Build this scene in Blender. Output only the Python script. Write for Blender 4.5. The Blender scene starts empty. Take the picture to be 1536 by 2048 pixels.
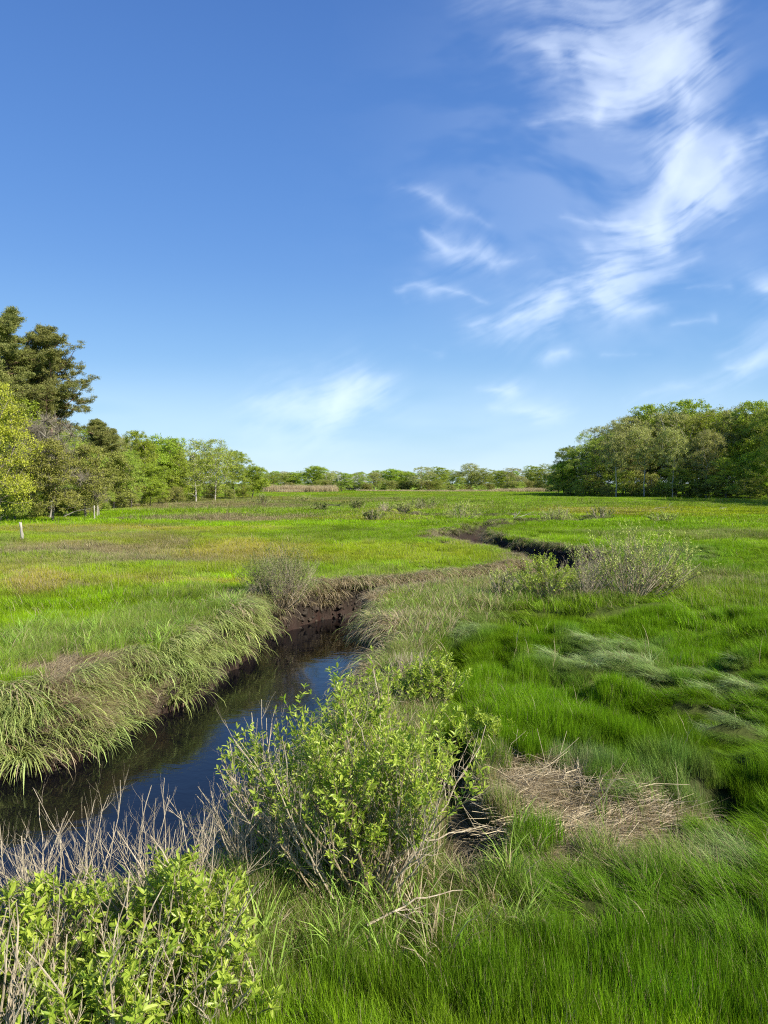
import bpy, math, random
import numpy as np
from mathutils import Vector

R = math.radians
sc = bpy.context.scene
C = sc.collection
SEED = 7

# ------------------------------------------------------------------ camera, sky, sun, exposure
CAM_H = 3.2
PITCH = R(2.2)
F = 1490.0                      # focal length in photo pixels (1536 x 2048)
CX, CY = 768.0, 1024.0
cam_d = bpy.data.cameras.new('camera')
cam = bpy.data.objects.new('camera', cam_d); C.objects.link(cam)
cam.location = (0, 0, CAM_H)
cam.rotation_euler = (R(90) - PITCH, 0, 0)
cam_d.sensor_fit = 'VERTICAL'; cam_d.sensor_height = 36.0
cam_d.lens = 36.0 * F / 2048.0
cam_d.clip_start = 0.05; cam_d.clip_end = 30000
sc.camera = cam

SUN_EL = R(36)
SUN_AZ = R(122)                 # clockwise from +Y (view direction): to the right, a little behind the camera
sdir = Vector((math.sin(SUN_AZ) * math.cos(SUN_EL), math.cos(SUN_AZ) * math.cos(SUN_EL), math.sin(SUN_EL)))
EXPO = 0.68
SKYK = 0.98 / 2 ** EXPO
w = bpy.data.worlds.new('World'); sc.world = w; w.use_nodes = True
nt = w.node_tree; nt.nodes.clear()
sky = nt.nodes.new('ShaderNodeTexSky'); sky.sky_type = 'NISHITA'; sky.sun_disc = False
sky.sun_elevation = SUN_EL; sky.sun_rotation = SUN_AZ
sky.air_density = 1.0; sky.dust_density = 0.15; sky.ozone_density = 3.0; sky.altitude = 0
hs = nt.nodes.new('ShaderNodeHueSaturation'); hs.inputs['Saturation'].default_value = 1.0
bg = nt.nodes.new('ShaderNodeBackground'); bg.inputs['Strength'].default_value = 0.12
wo = nt.nodes.new('ShaderNodeOutputWorld')
# deepen the sky's blue and take the yellow out of its lowest degrees (graded by elevation)
tc = nt.nodes.new('ShaderNodeTexCoord'); sx = nt.nodes.new('ShaderNodeSeparateXYZ'); nt.links.new(tc.outputs['Generated'], sx.inputs[0])
rp = nt.nodes.new('ShaderNodeValToRGB'); rp.color_ramp.interpolation = 'B_SPLINE'
def lin(c): return tuple(((v / 255 + .055) / 1.055) ** 2.4 if v > 10 else v / 255 / 12.92 for v in c)
GR = [(0.0, (188, 224, 248)), (.06, (176, 218, 248)), (.15, (136, 190, 243)), (.27, (98, 154, 229)), (.42, (84, 138, 217)), (.60, (66, 114, 194)), (.85, (42, 82, 152)), (1.0, (36, 72, 138))]
el_ = rp.color_ramp.elements
while len(el_) < len(GR): el_.new(.5)
for e_, (p_, c_) in zip(el_, GR): e_.position = p_; e_.color = tuple(v * SKYK for v in lin(c_)) + (1,)
nt.links.new(sx.outputs[2], rp.inputs[0])
mxw = nt.nodes.new('ShaderNodeMix'); mxw.data_type = 'RGBA'; mxw.inputs[0].default_value = .82
sb = nt.nodes.new('ShaderNodeVectorMath'); sb.operation = 'SCALE'; sb.inputs['Scale'].default_value = 1 / .12
nt.links.new(rp.outputs[0], sb.inputs[0])
nt.links.new(sky.outputs[0], hs.inputs['Color']); nt.links.new(hs.outputs[0], mxw.inputs[6]); nt.links.new(sb.outputs[0], mxw.inputs[7])
nt.links.new(mxw.outputs[2], bg.inputs[0]); nt.links.new(bg.outputs[0], wo.inputs[0])
sl = bpy.data.lights.new('sun', 'SUN'); sl.energy = 5.0; sl.angle = R(0.53); sl.color = (1.0, 0.92, 0.74)
so = bpy.data.objects.new('sun', sl); C.objects.link(so)
so.rotation_euler = (-sdir).to_track_quat('-Z', 'Y').to_euler(); so.location = (60, -20, 60)
sc.view_settings.view_transform = 'Standard'; sc.view_settings.look = 'None'
sc.view_settings.exposure = EXPO; sc.view_settings.gamma = 1.0
sc.cycles.max_bounces = 8; sc.cycles.diffuse_bounces = 3; sc.cycles.glossy_bounces = 3
sc.cycles.transparent_max_bounces = 8; sc.cycles.transmission_bounces = 4
sc.cycles.use_denoising = False; sc.cycles.pixel_filter_type = 'BLACKMAN_HARRIS'; sc.cycles.filter_width = 1.15; sc.cycles.sample_clamp_indirect = 4.0
sc.cycles.caustics_reflective = False; sc.cycles.caustics_refractive = False

# ------------------------------------------------------------------ helpers
def G(px, py, z=0.0):
    """world point at height z that a photo pixel looks at"""
    dx = (px - CX) / F; dy = -(py - CY) / F
    cy, sy = math.cos(PITCH), math.sin(PITCH)
    d = np.array([dx, cy + dy * sy, -sy + dy * cy])
    t = (z - CAM_H) / d[2]
    return np.array([d[0] * t, d[1] * t, z])
def at(px, Y):
    """x for a photo column at distance Y"""
    return (px - CX) / F * Y
def top_z(py, Y):
    dy = -(py - CY) / F
    cy, sy = math.cos(PITCH), math.sin(PITCH)
    return CAM_H + Y * (-sy + dy * cy) / (cy + dy * sy)
def proj(x, y, z=0.0):
    cy, sy = math.cos(PITCH), math.sin(PITCH)
    zz = z - CAM_H
    f = y * cy - zz * sy
    u = y * sy + zz * cy
    f = np.where(f < 0.3, 0.3, f)
    return CX + F * x / f, CY - F * u / f

_perm = np.random.RandomState(3).permutation(4096)
def _h(ix, iy, s):
    return _perm[(ix * 73 + iy * 1571 + s * 977 + _perm[(iy * 31 + ix * 7 + s) & 4095]) & 4095] / 4095.0
def vnoise(x, y, s=0):
    ix = np.floor(x).astype(np.int64); iy = np.floor(y).astype(np.int64)
    fx = x - ix; fy = y - iy
    fx = fx * fx * fx * (fx * (fx * 6 - 15) + 10); fy = fy * fy * fy * (fy * (fy * 6 - 15) + 10)
    a = _h(ix, iy, s); b = _h(ix + 1, iy, s); c = _h(ix, iy + 1, s); d = _h(ix + 1, iy + 1, s)
    return (a + (b - a) * fx) * (1 - fy) + (c + (d - c) * fx) * fy
def fbm(x, y, s=0, o=4):
    r = 0; a = 0.5; t = 0
    for k in range(o):
        r = r + a * vnoise(x, y, s + k * 13); t += a
        x, y = x * 1.62 + y * 1.21 + 5.3, -x * 1.21 + y * 1.62 + 1.7; a *= 0.5
    return r / t
def sm(a, b, x):
    t = np.clip((x - a) / (b - a), 0, 1); return t * t * (3 - 2 * t)

def mesh(name, V, Fs, attrs=None, smooth=False, mats=(), mat_idx=None):
    V = np.asarray(V, np.float32)
    me = bpy.data.meshes.new(name)
    me.vertices.add(len(V)); me.vertices.foreach_set('co', V.ravel())
    Fs = [np.asarray(f, np.int32) for f in Fs if len(f)]
    if Fs:
        tot = np.concatenate([np.full(len(f), f.shape[1], np.int32) for f in Fs])
        st = np.concatenate([[0], np.cumsum(tot)[:-1]]).astype(np.int32)
        lv = np.concatenate([f.ravel() for f in Fs])
        me.loops.add(len(lv)); me.loops.foreach_set('vertex_index', lv)
        me.polygons.add(len(tot)); me.polygons.foreach_set('loop_start', st)
        me.polygons.foreach_set('use_smooth', np.full(len(tot), bool(smooth)))
        if mat_idx is not None: me.polygons.foreach_set('material_index', np.asarray(mat_idx, np.int32))
    for k, a in (attrs or {}).items():
        a = np.asarray(a, np.float32)
        if a.ndim == 1:
            at_ = me.attributes.new(k, 'FLOAT', 'POINT'); at_.data.foreach_set('value', a)
        elif a.shape[1] == 4:
            at_ = me.attributes.new(k, 'FLOAT_COLOR', 'POINT'); at_.data.foreach_set('color', a.ravel())
        else:
            at_ = me.attributes.new(k, 'FLOAT_VECTOR', 'POINT'); at_.data.foreach_set('vector', a.ravel())
    for m in mats: me.materials.append(m)
    me.update(calc_edges=True)
    return me
def obj(name, me, parent=None, loc=None):
    o = bpy.data.objects.new(name, me); C.objects.link(o)
    if parent is not None: o.parent = parent
    if loc is not None: o.location = loc
    return o
def tag(o, label=None, cat=None, group=None, kind=None):
    if label: o['label'] = label
    if cat: o['category'] = cat
    if group: o['group'] = group
    if kind: o['kind'] = kind
    return o
def thing(name, label, cat, loc, group=None, rz=0.0, s=1.0):
    o = bpy.data.objects.new(name, None); C.objects.link(o)
    o.location = loc; o.rotation_euler = (0, 0, rz); o.scale = (s, s, s) if np.isscalar(s) else s
    o.empty_display_size = 0.2
    return tag(o, label, cat, group)

class MB:
    """collects tubes, leaves and boxes into one mesh"""
    def __init__(s): s.V = []; s.T = []; s.Q = []; s.A = []; s.n = 0
    def add(s, V, T=None, Q=None, var=None):
        V = np.asarray(V, float).reshape(-1, 3)
        if T is not None and len(T): s.T.append(np.asarray(T) + s.n)
        if Q is not None and len(Q): s.Q.append(np.asarray(Q) + s.n)
        s.V.append(V); s.A.append(np.zeros(len(V)) if var is None else np.broadcast_to(np.asarray(var, float), (len(V),)))
        s.n += len(V)
    def tubes(s, P0, P1, r0, r1, k=5, var=None):
        P0 = np.asarray(P0, float).reshape(-1, 3); P1 = np.asarray(P1, float).reshape(-1, 3)
        n = len(P0)
        if n == 0: return
        r0 = np.broadcast_to(np.asarray(r0, float), (n,)); r1 = np.broadcast_to(np.asarray(r1, float), (n,))
        D = P1 - P0; L = np.linalg.norm(D, axis=1, keepdims=True) + 1e-9; D = D / L
        U = np.where(np.abs(D[:, 2:3]) < 0.9, np.array([[0, 0, 1.0]]), np.array([[1.0, 0, 0]]))
        A = np.cross(D, U); A /= np.linalg.norm(A, axis=1, keepdims=True); B = np.cross(D, A)
        th = np.arange(k) * 2 * math.pi / k
        ring = A[:, None] * np.cos(th)[None, :, None] + B[:, None] * np.sin(th)[None, :, None]
        V = np.concatenate([P0[:, None] - D[:, None] * r0[:, None, None] * 0.3 + ring * r0[:, None, None], P1[:, None] + ring * r1[:, None, None]], 1)
        base = np.arange(n)[:, None] * 2 * k; i = np.arange(k)[None]; j = (i + 1) % k
        Q = np.stack([base + i, base + j, base + k + j, base + k + i], -1).reshape(-1, 4)
        vv = None if var is None else np.repeat(np.broadcast_to(np.asarray(var, float), (n,)), 2 * k)
        s.add(V.reshape(-1, 3), Q=Q, var=vv)
    def leaves(s, P, D, N, L, W, rnd, fine=False, fold=0.15):
        n = len(P)
        if n == 0: return
        D = D / (np.linalg.norm(D, axis=1, keepdims=True) + 1e-9)
        S = np.cross(D, N); S /= np.linalg.norm(S, axis=1, keepdims=True) + 1e-9
        N = np.cross(S, D)
        L = L[:, None]; W = W[:, None]; b = np.arange(n)[:, None]
        if fine:
            V = np.stack([P, P + D * L * .35 - S * W * .45 + N * W * fold, P + D * L * .35 + S * W * .45 + N * W * fold,
                          P + D * L * .7 - S * W * .38 + N * W * fold * .3, P + D * L * .7 + S * W * .38 + N * W * fold * .3,
                          P + D * L - N * L * .10, P + D * L * .5 - N * W * .06], 1)
            T = np.concatenate([b * 7 + np.array([[0, 6, 1]]), b * 7 + np.array([[0, 2, 6]]), b * 7 + np.array([[1, 6, 3]]),
                                b * 7 + np.array([[2, 4, 6]]), b * 7 + np.array([[3, 6, 5]]), b * 7 + np.array([[6, 4, 5]])])
            m = 7
        else:
            V = np.stack([P, P + D * L * .5 - S * W * .5 + N * W * fold, P + D * L, P + D * L * .5 + S * W * .5 + N * W * fold], 1)
            T = np.concatenate([b * 4 + np.array([[0, 2, 1]]), b * 4 + np.array([[0, 3, 2]])]); m = 4
        s.add(V.reshape(-1, 3), T=T, var=np.repeat(rnd, m))
    def box(s, c, h, var=0.5, tip=1.0):
        c = np.asarray(c, float); h = np.asarray(h, float)
        q = np.array([[-1, -1, -1], [1, -1, -1], [1, 1, -1], [-1, 1, -1], [-1, -1, 1], [1, -1, 1], [1, 1, 1], [-1, 1, 1]], float)
        q[4:, :2] *= tip
        s.add(q * h + c, Q=[[0, 3, 2, 1], [4, 5, 6, 7], [0, 1, 5, 4], [1, 2, 6, 5], [2, 3, 7, 6], [3, 0, 4, 7]], var=var)
    def build(s, name, mats, smooth=False):
        V = np.concatenate(s.V) if s.V else np.zeros((0, 3))
        Fs = []
        if s.T: Fs.append(np.concatenate(s.T))
        if s.Q: Fs.append(np.concatenate(s.Q))
        return mesh(name, V, Fs, {'var': np.concatenate(s.A)}, smooth, mats if isinstance(mats, (list, tuple)) else [mats])

# ------------------------------------------------------------------ materials
def newmat(name):
    m = bpy.data.materials.new(name); m.use_nodes = True; t = m.node_tree; t.nodes.clear()
    o = t.nodes.new('ShaderNodeOutputMaterial'); return m, t, o
def N(t, typ, **kw):
    n = t.nodes.new(typ)
    for k, v in kw.items():
        if k in n.inputs: n.inputs[k].default_value = v
        else: setattr(n, k, v)
    return n
def math_(t, op, a, b=None, c=None, clamp=False):
    n = t.nodes.new('ShaderNodeMath'); n.operation = op; n.use_clamp = clamp
    for i, v in enumerate((a, b, c)):
        if v is None: continue
        if isinstance(v, (int, float)): n.inputs[i].default_value = v
        else: t.links.new(v, n.inputs[i])
    return n.outputs[0]
def mixc(t, f, a, b, mode='MIX'):
    n = t.nodes.new('ShaderNodeMix'); n.data_type = 'RGBA'; n.blend_type = mode
    for i, v in ((0, f), (6, a), (7, b)):
        if isinstance(v, (int, float)): n.inputs[i].default_value = v
        elif isinstance(v, tuple): n.inputs[i].default_value = (v + (1,))[:4]
        else: t.links.new(v, n.inputs[i])
    return n.outputs[2]
def attr(t, name, typ='GEOMETRY', out='Fac'):
    n = t.nodes.new('ShaderNodeAttribute'); n.attribute_name = name; n.attribute_type = typ
    return n.outputs[out]
def leafy(t, o, col, trans=0.3, rough=0.5, spec=0.3):
    p = N(t, 'ShaderNodeBsdfPrincipled', Roughness=rough); p.inputs['Specular IOR Level'].default_value = spec
    t.links.new(col, p.inputs['Base Color'])
    if trans > 0:
        tr = t.nodes.new('ShaderNodeBsdfTranslucent')
        t.links.new(mixc(t, 0.85, col, (1.0, 1.0, 0.5), 'MULTIPLY'), tr.inputs[0])
        mx = t.nodes.new('ShaderNodeMixShader'); mx.inputs[0].default_value = trans
        t.links.new(p.outputs[0], mx.inputs[1]); t.links.new(tr.outputs[0], mx.inputs[2]); t.links.new(mx.outputs[0], o.inputs[0])
    else: t.links.new(p.outputs[0], o.inputs[0])

def grass_mat():
    m, t, o = newmat('grass_blade')
    tint = attr(t, 'tint', 'INSTANCER', 'Color'); dry = attr(t, 'dry', 'INSTANCER')
    v = attr(t, 'var'); tt = attr(t, 'along'); v2 = attr(t, 'pick')
    c = mixc(t, 1.0, tint, (1, 1, 1), 'MULTIPLY')
    br = math_(t, 'MULTIPLY_ADD', v, 1.1, 0.45)
    c2 = N(t, 'ShaderNodeVectorMath', operation='SCALE'); t.links.new(c, c2.inputs[0]); t.links.new(br, c2.inputs['Scale'])
    c = c2.outputs[0]
    straw = mixc(t, v, (0.33, 0.25, 0.155), (0.62, 0.53, 0.36))
    f = math_(t, 'LESS_THAN', v2, dry)
    c = mixc(t, f, c, straw)
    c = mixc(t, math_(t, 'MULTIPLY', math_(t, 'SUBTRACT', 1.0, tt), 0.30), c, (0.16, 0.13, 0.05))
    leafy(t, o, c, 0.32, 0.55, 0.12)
    return m
GRASS = grass_mat()

def leaf_mat(name, c0, c1, trans=0.3, rough=0.5, jitter=0.0, spec=0.3):
    m, t, o = newmat(name)
    c = mixc(t, attr(t, 'var'), c0, c1)
    if jitter:
        oi = t.nodes.new('ShaderNodeObjectInfo')
        h = N(t, 'ShaderNodeHueSaturation')
        t.links.new(math_(t, 'MULTIPLY_ADD', oi.outputs['Random'], 0.03 * jitter, 0.5 - 0.028 * jitter), h.inputs['Hue'])
        t.links.new(math_(t, 'MULTIPLY_ADD', oi.outputs['Random'], 0.45 * jitter, 1.06 - 0.2 * jitter), h.inputs['Value'])
        t.links.new(c, h.inputs['Color']); c = h.outputs[0]
    leafy(t, o, c, trans, rough, spec); return m
def bark_mat(name, c0, c1, scale=6.0, stretch=0.2):
    m, t, o = newmat(name)
    tc = t.nodes.new('ShaderNodeTexCoord'); mp = N(t, 'ShaderNodeMapping'); mp.inputs['Scale'].default_value = (scale, scale, scale * stretch)
    nz = N(t, 'ShaderNodeTexNoise', Scale=1.0, Detail=6.0)
    t.links.new(tc.outputs['Object'], mp.inputs[0]); t.links.new(mp.outputs[0], nz.inputs[0])
    cr = N(t, 'ShaderNodeMapRange'); cr.inputs[1].default_value = 0.35; cr.inputs[2].default_value = 0.65
    t.links.new(nz.outputs[0], cr.inputs[0])
    c = mixc(t, cr.outputs[0], c0, c1)
    p = N(t, 'ShaderNodeBsdfPrincipled', Roughness=0.85); p.inputs['Specular IOR Level'].default_value = 0.2
    t.links.new(c, p.inputs['Base Color'])
    b = N(t, 'ShaderNodeBump', Strength=0.5, Distance=0.02); t.links.new(nz.outputs[0], b.inputs['Height']); t.links.new(b.outputs[0], p.inputs['Normal'])
    t.links.new(p.outputs[0], o.inputs[0]); return m

# ------------------------------------------------------------------ creek outline (water edge) in world metres
WZ = -0.95
_left = [(-200, 1592), (0, 1562), (90, 1545), (160, 1528), (215, 1512), (250, 1470), (330, 1432), (400, 1397), (420, 1362), (480, 1327), (512, 1303), (522, 1278), (560, 1268), (600, 1250), (640, 1238), (700, 1236), (770, 1228)]
_right = [(800, 1236, (-.9, .3)), (778, 1258, (-.25, .1)), (752, 1305, (-.15, .1)), (735, 1350, (-.12, .1)), (705, 1410, (-.12, .1)), (665, 1475, (-.12, .1)), (605, 1560, (-.15, .1)), (520, 1640, (-.25, .25)), (420, 1730, (-.2, .3)), (300, 1800, (-.2, .3)), (150, 1880, (-.2, .3)), (0, 1950, (-.2, .25))]
POOL = [(-17.0, 7.6)] + [tuple(G(a, b, WZ)[:2]) for a, b in _left] + [tuple(G(a, b, .12)[:2] + np.array(q)) for a, b, q in _right] + [(-4.6, 3.2), (-9, 2.2), (-17, 1.4)]
POOL = np.array(POOL)
CREEK = np.array([(-0.4, 22.3, .9), (1.2, 23.3, .8), (2.8, 24.6, .8), (4.6, 25.9, .9), (6.4, 27.8, 1.1), (7.6, 30.6, 1.5), (7.8, 34.0, 1.7), (6.7, 37.4, 1.4), (5.5, 40.4, 1.4), (4.5, 43.8, 1.6),
                  (4.9, 47.6, 1.5), (6.5, 52, 1.0), (8.8, 56.5, 1.1), (11.5, 61, 1.9), (14.5, 62.8, 1.7), (17.5, 65.5, .9), (18.5, 69.5, .8), (15.5, 73.0, .8), (10.5, 73.0, 1.4), (6, 73.0, 1.6),
                  (2.6, 76, .8), (1.2, 84, .7), (3.0, 90, .7), (1.0, 96, .8), (-3, 99, .7), (-8, 108, .6), (-6, 122, .6), (-14, 140, .6)])
def creek_sd(x, y):
    """signed distance to the water's edge: negative over the water"""
    x = np.asarray(x, float); y = np.asarray(y, float); sh = x.shape
    x = x.ravel(); y = y.ravel()
    wx = x + (fbm(x * 0.9, y * 0.9, 50, 3) - .5) * 0.7; wy = y + (fbm(x * 0.9 + 9, y * 0.9, 51, 3) - .5) * 0.7
    d2 = np.full(x.shape, 1e9); inside = np.zeros(x.shape, bool)
    n = len(POOL)
    near = (y < 40) & (y > -10) & (np.abs(x) < 40)
    qx, qy = wx[near], wy[near]; dd = np.full(qx.shape, 1e9); ins = np.zeros(qx.shape, bool)
    for i in range(n):
        a = POOL[i]; b = POOL[(i + 1) % n]; e = b - a
        t = np.clip(((qx - a[0]) * e[0] + (qy - a[1]) * e[1]) / (e @ e + 1e-12), 0, 1)
        dd = np.minimum(dd, (qx - a[0] - e[0] * t) ** 2 + (qy - a[1] - e[1] * t) ** 2)
        c = ((a[1] > qy) != (b[1] > qy)) & (qx < (b[0] - a[0]) * (qy - a[1]) / (b[1] - a[1] + 1e-12) + a[0])
        ins ^= c
    d2[near] = np.where(ins, -1, 1) * np.sqrt(dd)
    d2[~near] = 50.0
    band = (y > 15) & (y < 155) & (np.abs(x) < 45)
    qx, qy = wx[band], wy[band]; dd = np.full(qx.shape, 50.0)
    for i in range(len(CREEK) - 1):
        a = CREEK[i]; b = CREEK[i + 1]; e = (b - a)[:2]
        t = np.clip(((qx - a[0]) * e[0] + (qy - a[1]) * e[1]) / (e @ e), 0, 1)
        dd = np.minimum(dd, np.hypot(qx - a[0] - e[0] * t, qy - a[1] - e[1] * t) - (a[2] + (b[2] - a[2]) * t))
    d2[band] = np.minimum(d2[band], dd)
    return d2.reshape(sh)

# small dark gully on the right bank, beside the centre bush, and hollows / cowlicks of the lodged grass
GUL = np.array([G(905, 1505)[:2], G(900, 1560)[:2], G(935, 1640)[:2], G(960, 1720)[:2]])
HOLLOWS = [(1120, 1243, 150, 20), (1270, 1268, 110, 22), (1400, 1300, 110, 24), (1120, 1392, 90, 26), (1290, 1445, 130, 28), (1450, 1345, 120, 16), (900, 1330, 40, 50),
           (1110, 1310, 60, 14), (1330, 1375, 90, 14), (1430, 1430, 110, 14), (1050, 1255, 60, 22), (1420, 1115, 120, 10), (1300, 1085, 100, 8), (1330, 1680, 80, 26), (1180, 1845, 220, 26), (1460, 1610, 50, 60), (1220, 1410, 110, 12), (1010, 1330, 34, 30), (1380, 1262, 120, 12), (1180, 1228, 160, 9), (1490, 1450, 60, 10), (1250, 1365, 90, 9)]
LODGED = [(1190, 1330, 130, 30, .15), (1270, 1350, 90, 22, .2), (1480, 1388, 80, 12, .2), (1450, 1455, 80, 22, .1), (940, 1262, 50, 24, .5), (1380, 1108, 60, 10, .2), (1230, 1290, 90, 16, .1),
          (1400, 1330, 90, 12, .1)]
def blob(x, y, e, soft=0.35):
    px, py = proj(x, y, 0.0)
    r = np.hypot((px - e[0]) / e[2], (py - e[1]) / e[3])
    return 1 - sm(1 - soft, 1 + soft, r)
def gully(x, y):
    dd = np.full(np.shape(x), 9.0)
    for i in range(len(GUL) - 1):
        a = GUL[i]; e = GUL[i + 1] - a
        t = np.clip(((x - a[0]) * e[0] + (y - a[1]) * e[1]) / (e @ e), 0, 1)
        dd = np.minimum(dd, np.hypot(x - a[0] - e[0] * t, y - a[1] - e[1] * t))
    return dd
def height(x, y, sd=None):
    x = np.asarray(x, float); y = np.asarray(y, float)
    if sd is None: sd = creek_sd(x, y)
    r = np.hypot(x, y)
    z = (fbm(x * .12, y * .12, 1, 3) - .5) * .25 * sm(8, 40, r) + (fbm(x * .8, y * .8, 2, 3) - .5) * .14 * (1 - sm(60, 160, r))
    hol = np.zeros(x.shape)
    for e in HOLLOWS: hol = np.maximum(hol, blob(x, y, e, .6))
    rf = np.clip(blob(x, y, (1330, 1420, 420, 260), .4), 0, 1) * (sd > .8) * (r < 40)
    rd = 1 - np.abs(2 * fbm(x * .55 + .3 * y, y * .8 - .25 * x, 61, 3) - 1)
    z += rf * (sm(.5, 1, rd) * .25 - .10)
    z -= hol * .38 * (1 - sm(18, 60, r) * .3)
    # bank: gentle shoulder, then a steep face
    bw = 0.28 + 0.40 * fbm(x * .5 + 3, y * .5, 4, 2)
    bw = bw + 0.35 * np.clip(blob(x, y, (180, 1480, 420, 190)), 0, 1)
    bw = np.where(blob(x, y, (700, 1200, 260, 60)) > .3, 0.22, bw)
    t = np.clip((sd + 0.05) / bw, 0, 1)
    face = -1.12 * (1 - t ** 0.6)
    lump = ((fbm(x * 5, y * 5, 6, 4) - .5) * .55 + (fbm(x * 1.8, y * 1.8, 160, 3) - .5) * .6) * sm(0, .15, 1 - t) * (r < 60)
    z = z * t + face + lump * (t > 0) + np.where(t <= 0, -.25 * sm(0, .8, -sd), 0)
    z += .07 * np.exp(-((sd - bw - .25) / .3) ** 2)          # small levee
    g = gully(x, y); z -= .45 * (1 - sm(.05, .38, g)) * (sd > .3)
    z += sm(0, 20, r - 175) * .2
    return z

# ------------------------------------------------------------------ vegetation zones (colour of the plants themselves)
LIME = (0.275, 0.47, 0.006); DEEP2 = (0.108, 0.255, 0.006); DEEP = (0.140, 0.300, 0.004); MIDG = (0.22, 0.36, 0.02); OCH = (0.42, 0.38, 0.03); GREY = (0.22, 0.24, 0.09)
PURP = (0.23, 0.205, 0.125); COARSE = (0.22, 0.31, 0.07); YEL = (0.36, 0.46, 0.008); MUD = (0.030, 0.022, 0.017); PALE = (0.40, 0.50, 0.28)
# (cx, cy, rx, ry, colour, dry share, height, strength)
ZONES = [
    (1100, 1010, 900, 22, MIDG, .12, .8, .8), (1400, 1024, 300, 11, YEL, .05, .8, 1), (1220, 1022, 170, 6, OCH, .3, .7, .7), (1150, 1000, 330, 5, LIME, .1, .8, .8), (560, 1000, 260, 5, GREY, .3, .8, .8),
    (400, 1012, 230, 8, PURP, .45, .6, .9), (380, 1040, 130, 8, PURP, .5, .6, .9), (500, 1038, 100, 8, PURP, .6, .7, 1), (700, 1035, 130, 10, MIDG, .2, 1, .6), (180, 1062, 240, 7, OCH, .3, .9, .8), (430, 1060, 150, 5, OCH, .3, .7, .6),
    (300, 1078, 230, 8, GREY, .3, .8, .8), (130, 1104, 160, 14, PURP, .55, .7, 1), (280, 1112, 140, 18, PURP, .5, .7, .9), (180, 1128, 240, 10, GREY, .3, .8, .8), (330, 1090, 60, 6, PURP, .6, .8, .9), (390, 1128, 70, 10, PURP, .5, .8, .7),
    (30, 1172, 80, 34, OCH, .42, .9, 1), (330, 1166, 160, 8, OCH, .35, .8, .9), (500, 1112, 110, 24, OCH, .35, .9, .9), (560, 1090, 100, 12, OCH, .2, .8, .5), (200, 1160, 140, 16, MIDG, .15, .9, .5), (140, 1178, 30, 8, PURP, .6, .6, .9),
    (380, 1195, 90, 12, GREY, .2, 1, .5), (640, 1075, 230, 16, MIDG, .12, 1.1, .5), (660, 1112, 90, 20, LIME, .03, .9, .9), (470, 1072, 90, 12, LIME, .03, .9, .8),
    (150, 1300, 190, 34, COARSE, .1, 1.3, .8), (330, 1260, 160, 36, COARSE, .15, 1.4, .8), (60, 1330, 90, 30, COARSE, .2, 1.4, .7),
    (1300, 1500, 560, 360, DEEP, .02, 1.25, 1), (1100, 1920, 760, 250, DEEP2, .05, 1.2, 1), (1300, 1130, 260, 40, DEEP, .03, 1.1, .9), (1250, 1060, 240, 14, DEEP, .05, 1., .7),
    (1430, 1170, 150, 22, COARSE, .4, 1.3, .9), (1400, 1070, 180, 8, GREY, .3, 1, .7), (1450, 1200, 140, 24, MIDG, .12, 1.2, .7), (1120, 1062, 110, 10, LIME, .06, 1, .7),
    (900, 1205, 90, 34, COARSE, .2, 1.3, .9), (820, 1258, 70, 40, COARSE, .4, 1.1, 1), (820, 1400, 80, 110, COARSE, .45, 1.2, 1), (930, 1660, 90, 140, COARSE, .75, 1.2, 1), (700, 1800, 330, 160, COARSE, .25, 1.2, .7),
    (1000, 1600, 90, 60, COARSE, .5, 1., .8), (1145, 1545, 60, 40, PALE, .2, 1.1, .7), (1320, 1600, 120, 50, PALE, .15, 1.1, .35), (1250, 1730, 200, 30, COARSE, .35, 1, .7),
    (1100, 1185, 200, 26, COARSE, .4, 1.1, .9), (640, 1520, 190, 300, COARSE, .45, .75, .95), (200, 1960, 420, 160, COARSE, .4, 1.1, .9), (1430, 1730, 60, 30, PALE, .3, 1.0, .5),
]
def zones(x, y):
    wx = x + (fbm(x * .25, y * .25, 20, 3) - .5) * np.clip(.12 * y, .6, 9); wy = y + (fbm(x * .25 + 7, y * .25, 21, 3) - .5) * np.clip(.14 * y, .5, 12)
    px, py = proj(wx, wy, 0.0)
    col = np.tile(np.array(LIME), (len(x), 1)); dry = np.full(len(x), .05); hh = np.ones(len(x))
    for e in ZONES:
        r = np.hypot((px - e[0]) / e[2], (py - e[1]) / e[3])
        wgt = (1 - sm(.5, 1.4, r)) * e[7] * (.78 if e[4] in (PURP, GREY) else .92)
        col += (np.array(e[4]) - col) * wgt[:, None]; dry += (e[5] - dry) * wgt; hh += (e[6] - hh) * wgt
    n = fbm(x * .5, y * .5, 30, 4); n2 = fbm(x * .09, y * .09, 33, 3)
    n3 = fbm(x * .22 + 4, y * .16, 35, 4); left = 1 - sm(-1, 5, x - .12 * y)
    col = col + (np.array(MIDG) * .8 - col) * (sm(.50, .66, n3) * .45)[:, None]
    col = col + (np.array(GREY) - col) * (sm(.54, .72, fbm(x * .3, y * .2, 36, 4)) * .5 * left * sm(14, 30, y))[:, None]
    col = col * (0.62 + .78 * n)[:, None]
    far = sm(30, 90, np.hypot(x, y))[:, None]
    col = col + (np.array(OCH) - col) * (sm(.52, .75, n2) * .35 * left * sm(12, 25, y))[:, None]
    col = col * (1 - .12 * far)
    hh = hh * (.85 + .3 * n)
    return col, np.clip(dry + (n - .5) * .15, 0, 1), hh

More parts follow.
